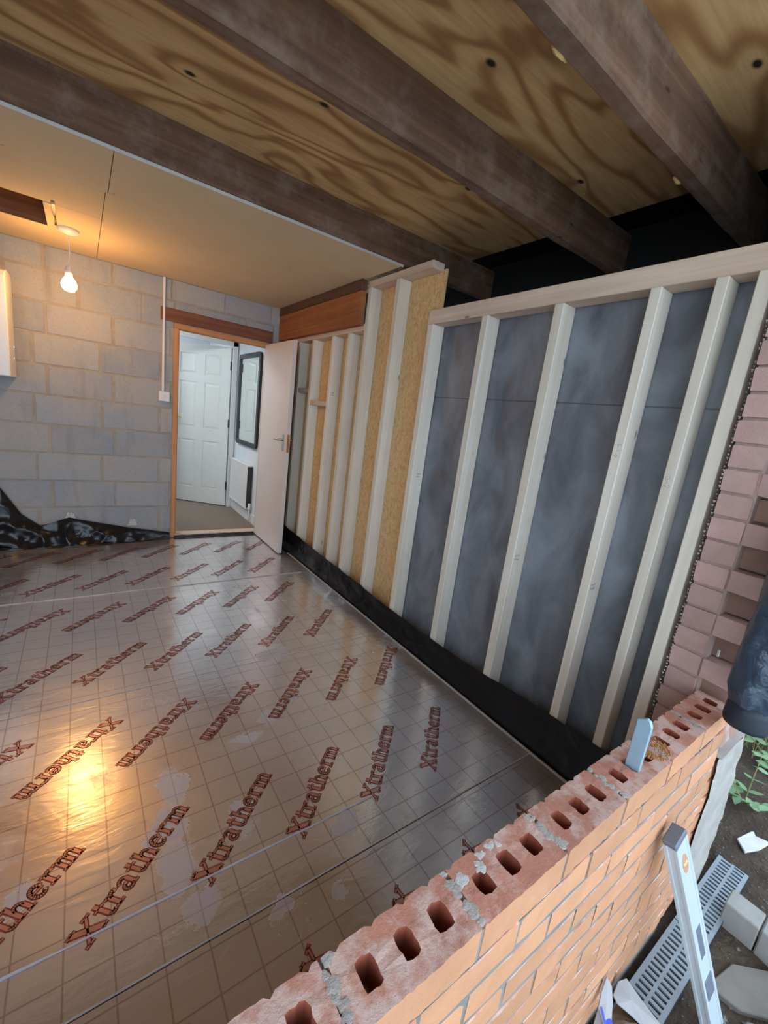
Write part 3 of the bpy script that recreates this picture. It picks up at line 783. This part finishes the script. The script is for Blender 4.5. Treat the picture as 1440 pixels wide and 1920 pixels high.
for (z0, z1) in ((.20, .80), (.95, 1.50), (1.59, DH - .11)):
    for x0, x1 in ((-DW + st, -DW / 2 - mid / 2), (-DW / 2 + mid / 2, -.002 - st)):
        a, b = .012, .034
        pn = MB().poly([(x0 + a, -.010, z0 + a), (x1 - a, -.010, z0 + a), (x1 - a, -.010, z1 - a), (x0 + a, -.010, z1 - a),
                        (x0 + b, -.0165, z0 + b), (x1 - b, -.0165, z0 + b), (x1 - b, -.0165, z1 - b), (x0 + b, -.0165, z1 - b)],
                       [(4, 5, 6, 7), (0, 1, 5, 4), (1, 2, 6, 5), (2, 3, 7, 6), (3, 0, 4, 7)])
        add('raised_panel', pn, M_doorpanel, body)
add('handle_plate', MB().box(-DW + .04, -.0225, .96, -DW + .078, -.0176, 1.11), M_brass, body, bevel=.001)
add('lever', MB().tube([(-DW + .06, -.022, 1.06), (-DW + .06, -.06, 1.06), (-DW + .075, -.066, 1.06), (-DW + .155, -.064, 1.055)], [.009, .008, .008, .006], 10), M_brass, body, smooth=True)
for z in (.22, 1.0, 1.68): add('hinge', MB().box(-.006, -.024, z, .012, -.0176, z + .1), M_darkplastic, body)
mir = tag(root('mirror', (1.55, 4.95, .87)), 'tall black framed mirror on the hall wall above the radiator', 'mirror')
my0, my1, mz0, mz1 = 4.55, 5.30, .865, 1.885
def rrect(y0, y1, z0, z1, r, n=6):
    pts = []
    for cy, cz, a0 in ((y1 - r, z1 - r, 0), (y0 + r, z1 - r, 90), (y0 + r, z0 + r, 180), (y1 - r, z0 + r, 270)):
        pts += [(cy + r * math.cos(math.radians(a0 + 90 * i / n)), cz + r * math.sin(math.radians(a0 + 90 * i / n))) for i in range(n + 1)]
    return pts
outr, innr = rrect(my0, my1, mz0, mz1, .05), rrect(my0 + .05, my1 - .05, mz0 + .05, mz1 - .05, .012)
fr_ = MB(); n = len(outr)
fr_.rings([[(1.56, y, z) for y, z in outr], [(1.532, y, z) for y, z in outr], [(1.532, y, z) for y, z in innr], [(1.552, y, z) for y, z in innr]], cap=False)
add('mirror_frame', fr_, M_black, mir)
add('mirror_pane', MB().poly([(1.545, y, z) for y, z in innr], [tuple(range(n))]), M_mirror, mir)
rad = tag(root('radiator', (1.53, 5.0, .17)), 'white panel radiator low on the hall wall', 'radiator')
rp = MB()
ry0, ry1, rz0, rz1 = 4.66, 5.34, .17, .655
def radf(u, v):
    y = ry0 + (ry1 - ry0) * u; g = .006 * (1 if (u * 20) % 1 < .55 else 0) * (1 if .08 < v < .92 else 0)
    return (1.500 + g, y, rz0 + (rz1 - rz0) * v)
rp.grid(radf, 80, 12); rp.box(1.508, ry0, rz0, 1.535, ry1, rz1)
add('panel', rp, M_white, rad, bevel=0)
add('top_grille', MB().box(1.498, ry0, rz1, 1.552, ry1, rz1 + .012), M_white, rad, bevel=.002)
add('side_cover', MB().box(1.498, ry0 - .006, rz0 + .02, 1.552, ry0, rz1), M_darkplastic, rad)
add('valve', MB().tube([(1.53, ry0 - .03, HZ), (1.53, ry0 - .03, .19), (1.53, ry0 + .0, .20)], .009, 8).lathe([(.014, .17), (.018, .185), (.016, .24), (.006, .245)], (1.53, ry0 - .03, 0), 12), M_white, rad, smooth=True)
for yy in (4.80, 5.16): add('bracket', MB().box(1.536, yy, .3, 1.56, yy + .04, .6), M_white, rad)
rl = tag(root('room_fill_lamp', (.5, 6.2, 2.2)), 'unseen round lamp added to brighten the room beyond the panel door', 'lamp')  # fill light for the room beyond, added out of view
add('fill_lamp_base', MB().lathe([(.15, -.02), (.15, 0)], (.5, 6.2, 2.2), 24), M_upvc, rl)
add('fill_lamp_diffuser', MB().lathe([(.02, -.075), (.08, -.068), (.13, -.045), (.14, -.02)], (.5, 6.2, 2.2), 24), M_filllamp, rl, smooth=True)
hfill = tag(root('hall_fill_lamp', (.25, 4.85, 2.2)), 'unseen round lamp added to brighten the hall', 'lamp')  # added out of view as fill light for the hall
add('fill_lamp_base', MB().lathe([(.15, -.02), (.15, 0)], (.25, 4.85, 2.2), 24), M_upvc, hfill)
add('fill_lamp_diffuser', MB().lathe([(.02, -.075), (.08, -.068), (.13, -.045), (.14, -.02)], (.25, 4.85, 2.2), 24), M_filllamp, hfill, smooth=True)

# ================================================================== THINGS INSIDE
pl = tag(root('pendant_bulb', (-.041, 3.699, ZC)), 'bare lit bulb hanging on a cord from a white ceiling rose', 'light')
cx, cy = -.041, 3.699
add('ceiling_rose', MB().lathe([(.058, 0), (.060, -.006), (.050, -.020), (.018, -.030), (.008, -.034)], (cx, cy, ZC), 24), M_upvc, pl, smooth=True)
add('cord', MB().tube([(cx, cy, ZC - .03), (cx + .002, cy, 2.15), (cx - .004, cy, 2.06)], .0032, 8), M_upvc, pl)
add('lampholder', MB().lathe([(.008, .062), (.017, .055), (.019, .020), (.021, 0)], (cx - .004, cy, 2.00), 16), M_upvc, pl, smooth=True)
add('bulb', MB().lathe([(.014, .055), (.018, .045), (.036, .020), (.044, -.004), (.041, -.024), (.027, -.042), (.005, -.048)], (cx - .004, cy, 1.955), 20), M_bulb, pl, smooth=True)

hc = tag(root('hatch_catch', (-.10, 3.30, ZC)), 'small hanging metal catch beside the loft hatch', 'catch')
add('catch_bar', MB().box(-.108, 3.24, ZC - .012, -.092, 3.47, ZC - .003), M_chrome, hc, bevel=.001)
add('catch_pull', MB().tube([(-.10, 3.47, ZC - .008), (-.098, 3.475, ZC - .03), (-.097, 3.478, ZC - .055)], [.004, .004, .007], 8), M_brass, hc, smooth=True)
add('catch_plate', MB().box(-.146, 3.288, ZC - .003, -.108, 3.325, ZC), M_chrome, hc)

co = tag(root('switch_conduit', (.595, DB - .01, 1.27)), 'white conduit dropping to a square switch box beside the door lining', 'conduit')
add('conduit', MB().box(.580, DB - .018, 1.352, .598, DB - .002, ZC), M_upvc, co, bevel=.003)
bx_ = add('switch_box', MB().box(.556, DB - .034, 1.268, .640, DB - .002, 1.352), M_upvc, co, bevel=.003)
add('switch_rocker', MB().box(.590, DB - .039, 1.298, .606, DB - .0335, 1.322), M_upvc, bx_, bevel=.001)

bo = tag(root('boiler', (-.58, 4.1, 1.31)), 'white wall-hung boiler at the left edge of the block wall', 'boiler')
prof = [(DB - .001, 1.315), (3.955, 1.315), (3.945, 1.325), (3.935, 1.90), (3.945, 1.955), (3.975, 1.99), (4.03, 2.006), (DB - .001, 2.01)]
prof = [(min(y, DB - .003), z) for y, z in prof]
casing = MB().rings([[(x, y, z) for y, z in prof] for x in (-.80, -.385)])
add('casing', casing, M_boiler, bo, bevel=.004)
add('front_panel', MB().rings([[(x, y, z) for y, z in [(3.953, 1.318), (3.930, 1.322), (3.920, 1.90), (3.93, 1.955), (3.955, 1.985), (3.97, 1.985), (3.945, 1.94), (3.94, 1.9)]] for x in (-.795, -.392)]), M_boiler, bo)
for yy, zz in ((4.17, 1.44), (4.20, 1.52)): add('case_screw', MB().box(-.386, yy, zz, -.379, yy + .035, zz + .012), M_chrome, bo)
for i, x in enumerate((-.72, -.62, -.52)): add('pipe', MB().tube([(x, 4.15, 1.32), (x, 4.15, 1.22), (x, DB - .03, 1.18), (x, DB - .012, 1.16)], .009, 8), M_brass if i else M_upvc, bo, smooth=True)

# black polythene: up the stud wall, and along the back wall
def ztop(y):
    tab = [(.36, .20), (.7, .195), (.95, .182), (1.28, .150), (1.7, .138), (2.1, .142), (2.5, .158), (3.0, .168), (3.4, .182), (3.8, .20), (4.3, .21)]
    for (a, b), (c, d) in zip(tab, tab[1:]):
        if y <= c: return b + (d - b) * (y - a) / (c - a)
    return .2
prof_ = [(1.5955, -.06), (1.600, .000), (1.604, .022), (1.613, .05), (1.624, .09), (1.633, .13)]
def dpm(u, v):
    y = .462 + (4.25 - .462) * u; zt = ztop(y) + .006 * mnoise.noise(Vector((y * 9, 0, 0)))
    if v < .999:
        f = v * len(prof_); i = min(int(f), len(prof_) - 1); q = f - i
        a = prof_[i]; b = prof_[i + 1] if i + 1 < len(prof_) else (1.6385, None)
        za = a[1] * zt / .16; zb = (b[1] * zt / .16) if b[1] is not None else zt
        x, z = a[0] + (b[0] - a[0]) * q, za + (zb - za) * q
    else: x, z = 1.6385, zt
    k = math.sin(math.pi * min(v, 1)) * (.4 + .6 * min(1, y / 2.5))
    x += k * (.010 * mnoise.noise(Vector((y * 7, z * 16, 1))) + .004 * mnoise.noise(Vector((y * 22, z * 30, 5))))
    return (max(1.5935, min(x, 1.6415)), y, z)
tag(add('polythene_sheet', MB().grid(dpm, 420, 22), M_poly, None, smooth=True), 'glossy black polythene turned up along the foot of the studs', 'plastic sheet')
def ztb(x):
    tab = [(-1.7, .60), (-.80, .58), (-.517, .476), (-.40, .262), (-.29, .165), (-.22, .18), (-.1, .228), (-.026, .205), (.32, .122), (.66, .058)]
    for (a, b), (c, d) in zip(tab, tab[1:]):
        if x <= c: return b + (d - b) * (x - a) / (c - a)
    return .05
def dpb(u, v):
    x = -1.7 + 2.36 * u; zt = ztb(x); big = 1.0 if x < .1 else max(.25, 1 - (x - .1) * 1.6)
    q = min(1, v * 1.0)
    if q < .35: y = DB - .10 * big - .02 + (q / .35) * .05 * big; z = .003 + .01 * big * math.sin(q / .35 * math.pi)
    else:
        w = (q - .35) / .65; y = DB - .02 - .05 * big * (1 - w); z = .003 + zt * w
    n = 1 - 2.2 * abs(mnoise.noise(Vector((x * 4.5 + z * 3, z * 4 - x * 2, 3)))); n2 = 1 - 2 * abs(mnoise.noise(Vector((x * 9 - z * 6, z * 8 + x * 3, 9))))
    y -= big * (.040 * max(0, n) + .012 * n2) * math.sin(math.pi * min(1, q * .95 + .05)) 
    z += .010 * big * mnoise.noise(Vector((x * 12, v * 7, 4))) * math.sin(math.pi * q)
    return (x, min(y, DB - .006), max(z, .002))
tag(add('polythene_sheet', MB().grid(dpb, 300, 40), M_poly, None, smooth=True), 'crumpled black polythene heaped along the foot of the block wall', 'plastic sheet')
def scrap(x, z, s, lab):
    def f(u, v):
        return (x + (u - .5) * .075 * (1 - .5 * v) + .012 * mnoise.noise(Vector((u * 5, v * 5, s))), DB - .010 - .012 * abs(mnoise.noise(Vector((u * 6, v * 6, s + 9)))) , z + v * .06 + .01 * mnoise.noise(Vector((u * 7, v * 3, s + 5))))
    tag(add('tape_scrap', MB().grid(f, 10, 8), M_tile, None, smooth=True), lab, 'tape')
scrap(-.09, .212, 1, 'white tape scrap on the block wall near the plastic heap')
scrap(.36, .140, 2, 'white tape scrap on the block wall nearer the door')
def thr(u, v):
    x = .70 + .77 * u
    return (x, DB - .06 + .058 * v + .008 * mnoise.noise(Vector((x * 9, v, 0))), .003 + .020 * v + .004 * mnoise.noise(Vector((x * 15, v * 3, 3))))
tag(add('damp_course_strip', MB().grid(thr, 60, 6), M_poly, None, smooth=True), 'black damp course strip along the door threshold', 'plastic strip')

# pale blue bar standing in the brick hole
bb = MB().prism([(.286, .575), (.318, .575), (.318, .740), (.300, .752), (.292, .748), (.286, .735)], 0, .010)
bb.xf(Matrix(((0, 0, 1, 1.047), (1, 0, 0, 0), (0, 1, 0, 0), (0, 0, 0, 1))))
tag(add('metal_bar', bb, M_blue, None, bevel=.0012), 'pale blue metal bar stuck upright in a hole of the brick wall', 'bar')

# jacket hanging at the pier
jk = tag(root('jacket', (1.75, .2, .65)), 'dark shiny padded jacket hanging with its sleeve against the pier', 'jacket')
def sleeve(mir_, seed):
    ax = [(.0, .705), (0, .75), (.002, .82), (.004, .92), (.012, 1.05), (.05, 1.2), (.11, 1.33), (.2, 1.43)]
    rr = [.052, .066, .068, .066, .066, .070, .076, .085]
    rings = []; N = 40; n = 44
    for i in range(N + 1):
        f = i / N * (len(ax) - 1); k = min(int(f), len(ax) - 2); q = f - k
        dx = ax[k][0] + (ax[k + 1][0] - ax[k][0]) * q; z = ax[k][1] + (ax[k + 1][1] - ax[k][1]) * q; r = rr[k] + (rr[k + 1] - rr[k]) * q
        ring = []
        for j in range(n):
            a = 2 * math.pi * j / n; c, s = math.cos(a), math.sin(a)
            w = .008 * mnoise.noise(Vector((c * 1.6, s * 1.6, z * 13 + seed))) + .0025 * mnoise.noise(Vector((c * 3, s * 3, z * 22 + seed)))
            R0 = r + w * (1.6 if z < 1.0 else 1)
            xx = 1.50 + dx if not mir_ else 2.10 - dx
            ring.append((xx + R0 * c, .208 - .32 * dx + R0 * s * .93, z))
        rings.append(ring)
    s_ = add('sleeve', MB().rings(rings), M_jacket, jk, smooth=True)
    xx = 1.50 if not mir_ else 2.10
    cf = MB().lathe([(.045, .642), (.050, .640), (.053, .652), (.052, .69), (.048, .712), (.036, .712)], (xx, .206, 0), 28)
    add('cuff', cf, M_cuff, s_, smooth=True)
sleeve(False, 0); sleeve(True, 5)
rings = []
for z, rx, ry in [(.78, .17, .045), (.82, .185, .05), (1.0, .175, .046), (1.2, .18, .046), (1.36, .19, .045), (1.45, .14, .04), (1.5, .06, .035)]:
    rings.append([(1.80 + rx * math.cos(2 * math.pi * k / 28) * (1 + .02 * mnoise.noise(Vector((k, z * 9, 0)))), .2 + ry * math.sin(2 * math.pi * k / 28), z) for k in range(28)])
add('jacket_body', MB().rings(rings), M_jacket, jk, smooth=True)
add('collar', MB().lathe([(.058, 0), (.064, .01), (.060, .06), (.05, .062)], (1.80, .2, 1.495), 24), M_cuff, jk, smooth=True)
add('hanging_loop', MB().tube([(1.79, .21, 1.55), (1.792, .235, 1.585), (1.80, .247, 1.592), (1.808, .235, 1.585), (1.81, .21, 1.55)], .003, 6), M_cuff, jk)
tag(add('nail', MB().tube([(1.80, .28, 1.588), (1.80, .232, 1.590)], .003, 8), M_chrome), 'steel nail holding the jacket on the pier', 'nail')
tag(add('plastic_clip', MB().box(1.617, .330, .752, 1.6235, .336, .775), M_tile, None, bevel=.001), 'tiny white plastic clip on the pier beside the jacket sleeve', 'clip')

# ================================================================== OUTSIDE
xs = [-7, -4, -2, -1, 0] + [.5 + .03 * i for i in range(110)] + [3.9, 4.3, 5, 6.5, 9]
ys = [-7, -4, -2.5, -1.4, -.9] + [-.6 + .03 * i for i in range(50)] + [1.1, 1.6, 2.4, 3.5, 6, 9]
def gz(x, y):
    near = max(0, min(1, (x - 1.6) / .5))
    h = GZ - .012 + .012 * mnoise.noise(Vector((x * 3, y * 3, 0))) + .010 * mnoise.noise(Vector((x * 11, y * 11, 4))) * (.4 + near) + .004 * mnoise.noise(Vector((x * 34, y * 34, 7)))
    if x > 2.25: h += min(.12, (x - 2.25) * .10)
    if y > .1 and x < 2.2: h = min(h, GZ - .004)
    return h
gv = [(x, y, gz(x, y)) for y in ys for x in xs]; nX = len(xs)
gf = [(j * nX + i, j * nX + i + 1, (j + 1) * nX + i + 1, (j + 1) * nX + i) for j in range(len(ys) - 1) for i in range(nX - 1)]
struct(add('ground', MB().poly(gv, gf), M_soil, None, smooth=True), 'bare soil and rubble outside')

struct(add('bounce_slab', MB().box(-6, -6.5, GZ - .06, 5, -.62, GZ + .012), m_concrete('bounce_concrete', srgb(186, 182, 176))), 'unseen pale slab added to bounce light into the garage')  # unseen, added to throw light up at the plywood and joists

# slotted drainage channel along the wall
dr = tag(root('drainage_channel', (1.5, .2, GZ)), 'grey slotted drainage channel lying along the brick wall', 'drain')
dy0, dy1, dz = .136, .240, -.268
add('trough', MB().box(.78, dy0, GZ - .012, 2.175, dy0 + .006, dz - .004).box(.78, dy1 - .006, GZ - .012, 2.175, dy1, dz - .004).box(.78, dy0, GZ - .012, 2.175, dy1, GZ - .008).box(2.169, dy0, GZ - .01, 2.175, dy1, dz - .004), M_channel, dr)
for (xa, xb) in ((.79, 1.24), (1.245, 1.705), (1.71, 2.17)):
    g = MB()
    yc = (dy0 + dy1) / 2
    g.box(xa, dy0 + .001, dz - .008, xb, dy0 + .014, dz); g.box(xa, dy1 - .014, dz - .008, xb, dy1 - .001, dz); g.box(xa, yc - .0045, dz - .008, xb, yc + .0045, dz)
    n = int((xb - xa) / .0215); p = (xb - xa) / n
    for i in range(n + 1):
        x = xa + i * p; h = .0058
        a0, a1 = max(xa, x - h), min(xb, x + h)
        g.box(a0, dy0 + .014, dz - .008, a1, yc - .0045, dz)
        x += p * .5; a0, a1 = max(xa, x - h), min(xb, x + h)
        if a1 > a0: g.box(a0, yc + .0045, dz - .008, a1, dy1 - .014, dz)
    add('grating', g, M_grate, dr)

# spirit level leaning on the wall
A = Vector((1.487, .050, GZ + .002)); B = Vector((1.262, .231, .372)); zx = (B - A).normalized(); Lv = (B - A).length
mid_ = (A + B) / 2; v = (Vector((0, 0, 1.343)) - mid_); v = (v - zx * v.dot(zx)).normalized()
r = zx.cross(v); r = r if r.dot(right) > 0 else -r
be = math.radians(30); nw = v * math.sin(be) + r * math.cos(be)
xx_ = nw; yy_ = zx.cross(xx_)
if yy_.dot(v) < 0: ysgn = -1
else: ysgn = 1
Mx = Matrix((xx_, yy_, zx)).transposed()
lev = tag(root('spirit_level', A, Mx.to_euler(), world_frame=False), 'silver aluminium spirit level leaning on the outer face of the brick wall', 'spirit level')
tx, ty = .0165, .033
sec = [(-tx, -ty), (-tx, -ty * .9)] + [(-tx, ty * .9), (-tx, ty), (-tx * .55, ty), (-tx * .45, ty - .003), (tx * .45, ty - .003), (tx * .55, ty), (tx, ty), (tx, ty * .9), (tx, ty * .72), (tx - .002, ty * .66), (tx - .002, -ty * .66), (tx, -ty * .72), (tx, -ty), (tx * .55, -ty), (tx * .45, -ty + .003), (-tx * .45, -ty + .003), (-tx * .55, -ty)]
lb = add('level_body', MB().rings([[(a, b, z) for a, b in sec] for z in (.012, Lv - .016)]), M_alu, lev)
for z0, z1 in ((0, .012), (Lv - .016, Lv)):
    add('end_cap', MB().box(-tx - .001, -ty - .001, z0, tx + .001, ty + .001, z1), M_aludark, lev, bevel=.003)
ov = [(.0145 * math.cos(2 * math.pi * k / 20), .030 * math.sin(2 * math.pi * k / 20)) for k in range(20)]
vm = MB().rings([[(x_, a, Lv - .085 + b) for a, b in ov] for x_ in (tx - .004, tx - .0008)])
add('vial_window', vm, M_vial, lb)
vt = MB().tube([(tx - .003, -.010, Lv - .085), (tx - .003, .010, Lv - .085)], .0045, 10)
add('vial', vt, m_plain('vial_liquid', srgb(214, 190, 120), .1), lb, smooth=True)
for zc in (Lv * .50,):
    add('grip_slot', MB().box(tx - .0035, -.013, zc - .055, tx - .0012, .013, zc + .055), M_aludark, lb, bevel=.001)
add('plumb_vial_block', MB().box(tx - .003, -ty * .6, Lv * .22, tx + .0005, ty * .6, Lv * .32), M_aludark, lb, bevel=.001)

# concrete setts in a row
for i, lab in enumerate(('pale concrete sett nearest the drainage channel', 'pale concrete sett second from the drainage channel', 'pale concrete sett third from the drainage channel')):
    y1 = .150 - i * .103
    o = MB().box(1.868, y1 - .099, GZ - .02, 1.958, y1, -.196)
    tag(add('concrete_sett', jit(o, .002, i, 30), M_concrete, None, bevel=.004), lab, 'paving sett', 'row of concrete setts beside the channel')
def shard(name, pts, z0, z1, mat, lab, cat, grp=None, jt=.003, s=0):
    tag(add(name, jit(MB().prism(pts, z0, z1), jt, s, 30), mat, None, bevel=.003), lab, cat, grp)
shard('paving_slab', [(1.60, .10), (1.75, .075), (1.86, -.02), (1.83, -.10), (1.72, -.085), (1.62, .02)], GZ - .03, GZ + .006, M_slab, 'broken grey paving slab in the mud below the setts', 'slab', None, .004, 1)
shard('paving_slab', [(1.50, .01), (1.605, .0), (1.70, -.10), (1.66, -.22), (1.48, -.20)], GZ - .03, GZ + .004, M_slab, 'broken paving slab at the lower right corner beside the level', 'slab', None, .004, 2)
shard('plaster_shard', [(2.30, .18), (2.36, .225), (2.47, .20), (2.56, .145), (2.50, .125), (2.38, .15)], GZ + .002, GZ + .014, M_tile, 'white flat shard lying on the soil beyond the channel', 'shard', None, .006, 3)
tag(add('plastic_pipe', MB().tube([(1.50, -.06, GZ + .022), (1.62, -.075, GZ + .024), (1.80, -.14, GZ + .024)], .021, 14), M_pipe, None, smooth=True), 'blue grey pipe end at the lower right corner', 'pipe')

# torn cement bag
bag = tag(root('torn_bag', (1.30, .2, dz)), 'torn paper cement bag with a blue printed edge on the channel', 'bag')
def sheet(name, front, thick, mats, mi=None, c=None):
    ctr = c or tuple(sum(p[k] for p in front) / len(front) for k in range(3)); n = len(front); mb = MB()
    off = Vector(thick)
    vs = [Vector(ctr)] + [Vector(p) for p in front]; vs2 = [v + off for v in vs]
    fs = [(0, 1 + i, 1 + (i + 1) % n) for i in range(n)]
    mb.poly(vs + vs2, fs + [(n + 1 + a, n + 1 + b, n + 1 + c_) for a, c_, b in fs] + [(1 + i, 1 + (i + 1) % n, n + 2 + (i + 1) % n, n + 2 + i) for i in range(n)])
    return add(name, mb, mats, bag)
Lp = [(1.174, 0.254, -0.101), (1.177, 0.238, -0.115), (1.162, 0.222, -0.139), (1.131, 0.205, -0.164), (1.111, 0.214, -0.164), (1.123, 0.24, -0.148), (1.147, 0.249, -0.125)]
Rp = [(1.237, 0.241, -0.21), (1.276, 0.247, -0.2), (1.31, 0.238, -0.205), (1.309, 0.185, -0.22), (1.316, 0.121, -0.24), (1.264, 0.15, -0.235), (1.25, 0.19, -0.225), (1.232, 0.225, -0.215)]
sheet('paper_flap', Lp, (.003, .003, -.001), M_paper)
sheet('paper_flap', Rp, (.001, .002, -.004), M_paper, c=(1.27, .205, -.205))
sheet('blue_corner', [(Lp[5][0] + .002, Lp[5][1] - .004, Lp[5][2] + .004), (Lp[6][0] * .4 + Lp[5][0] * .6 + .012, Lp[5][1] - .006, Lp[5][2] + .002), (Lp[3][0] + .002, Lp[3][1] - .006, Lp[3][2] + .002), (Lp[4][0] - .004, Lp[4][1] - .008, Lp[4][2] - .004)], (.001, .001, -.001), M_paperblue)
sheet('bag_side', [Lp[5], Lp[4], Lp[3], (Lp[3][0] + .02, Lp[3][1], dz + .001), (Lp[5][0] + .01, Lp[5][1], dz + .001)], (.003, .002, 0), M_paper)
sheet('bag_side', [Rp[2], Rp[3], Rp[4], (Rp[4][0], Rp[4][1], dz + .001), (Rp[2][0], Rp[2][1], dz + .001)], (-.003, .0, 0), M_paper)
def cem(u, v):
    x = 1.17 + .10 * u; y = .232 - .12 * v; e = math.sin(math.pi * u) * math.sin(math.pi * v)
    return (x + .05 * v, y, dz + .002 + .026 * e + .012 * mnoise.noise(Vector((u * 9, v * 9, 0))) * e)
add('cement_lump', MB().grid(cem, 18, 18), [M_cement], bag, smooth=True)

# stones and rubble
sto = MB()
for i in range(420):
    x = R_.uniform(1.45, 2.46); y = R_.uniform(-.35, .55)
    if (2.26 < x < 2.6 and .1 < y < .25) or (y > .09 and x < 2.25) or (1.83 < x < 2.0 and y < .17 and y > -.2): continue
    s = R_.uniform(.003, .012); z = gz(x, y)
    c = [(x + s * R_.uniform(.6, 1.3) * a, y + s * R_.uniform(.6, 1.3) * b, z + s * .6 * d) for a, b, d in ((1, 0, 0), (-1, 0, 0), (0, 1, 0), (0, -1, 0), (0, 0, 1), (0, 0, -1))]
    sto.poly(c, [(0, 2, 4), (2, 1, 4), (1, 3, 4), (3, 0, 4), (2, 0, 5), (1, 2, 5), (3, 1, 5), (0, 3, 5)])
so = add('rubble', sto, M_slab); so['kind'] = 'stuff'; so['label'] = 'small stones and rubble strewn over the soil'; so['category'] = 'rubble'

# weeds with separate leaves
def leaf_mesh():
    mb = MB(); n = 6
    L = []
    for i in range(n + 1):
        t = i / n; w = .30 * math.sin(math.pi * t ** .8) * (1 - .15 * t); z = -.10 * t * t
        L += [(t, -w, z + .06 * w), (t, 0, z - .02), (t, w, z + .06 * w)]
    fs = []
    for i in range(n):
        a = i * 3; fs += [(a, a + 3, a + 4, a + 1), (a + 1, a + 4, a + 5, a + 2)]
    return mesh_of('leaf', mb.poly(L, fs), M_leaf, True)
LEAF = leaf_mesh()
def weed(x, y, h, nst, lab, seed):
    rr = random.Random(seed); z0 = gz(x, y)
    rt = tag(root('weed', (x, y, z0)), lab, 'plant', 'weeds at the edge of the soil')
    stems = MB(); spots = []
    for i in range(nst):
        a = rr.uniform(0, 6.283); ln = h * rr.uniform(.6, 1.1); p = Vector((x, y, z0 - .01)); d = Vector((math.cos(a) * .5, math.sin(a) * .5, 1)).normalized(); pts = [p]
        for k in range(4):
            d = (d + Vector((math.cos(a) * .14, math.sin(a) * .14, -.05))).normalized(); p = p + d * ln / 4; pts.append(p); spots.append((p.copy(), a))
        stems.tube(pts, [.004, .0035, .003, .0025, .0015], 6)
    add('stems', stems, M_stem, rt, smooth=True)
    for p, a in spots:
        for s in (-1, 1):
            an = a + s * rr.uniform(.6, 1.5); q = rr.uniform(.045, .078)
            inst('leaf', LEAF, rt, p, (rr.uniform(-.4, .4), rr.uniform(-.5, .35), an), (q, q, q))
weed(2.62, .27, .26, 5, 'leafy green weed nearest the channel end', 3)
weed(2.95, .22, .24, 4, 'leafy green weed behind the first weed', 8)
weed(2.66, .06, .15, 3, 'small leafy weed beside the white shard', 12)
gm = MB()
for i in range(2600):
    x = R_.uniform(2.98, 4.4); y = R_.uniform(.0, 1.2); x += .16 if 3.15 < x < 3.35 and .28 < y < .5 else 0; z = gz(x, y) if x < 3.8 else GZ + .1; h = R_.uniform(.10, .42); a = R_.uniform(0, 6.28); l = R_.uniform(.02, .12); w = .0028
    dx, dy = math.cos(a), math.sin(a)
    gm.poly([(x - dy * w, y + dx * w, z - .01), (x + dy * w, y - dx * w, z - .01), (x + dx * l * .4 + dy * w * .7, y + dy * l * .4 - dx * w * .7, z + h * .6), (x + dx * l * .4 - dy * w * .7, y + dy * l * .4 + dx * w * .7, z + h * .6), (x + dx * l, y + dy * l, z + h)], [(0, 1, 2, 3), (3, 2, 4)])
go = add('dry_grass', gm, M_drygrass); go['kind'] = 'stuff'; go['label'] = 'tall dry grass behind the weeds'; go['category'] = 'grass'
tag(add('fence_post', MB().box(3.20, .335, GZ - .05, 3.30, .435, 1.1), M_post, None, bevel=.006), 'weathered timber post in the grass behind the jacket', 'post')
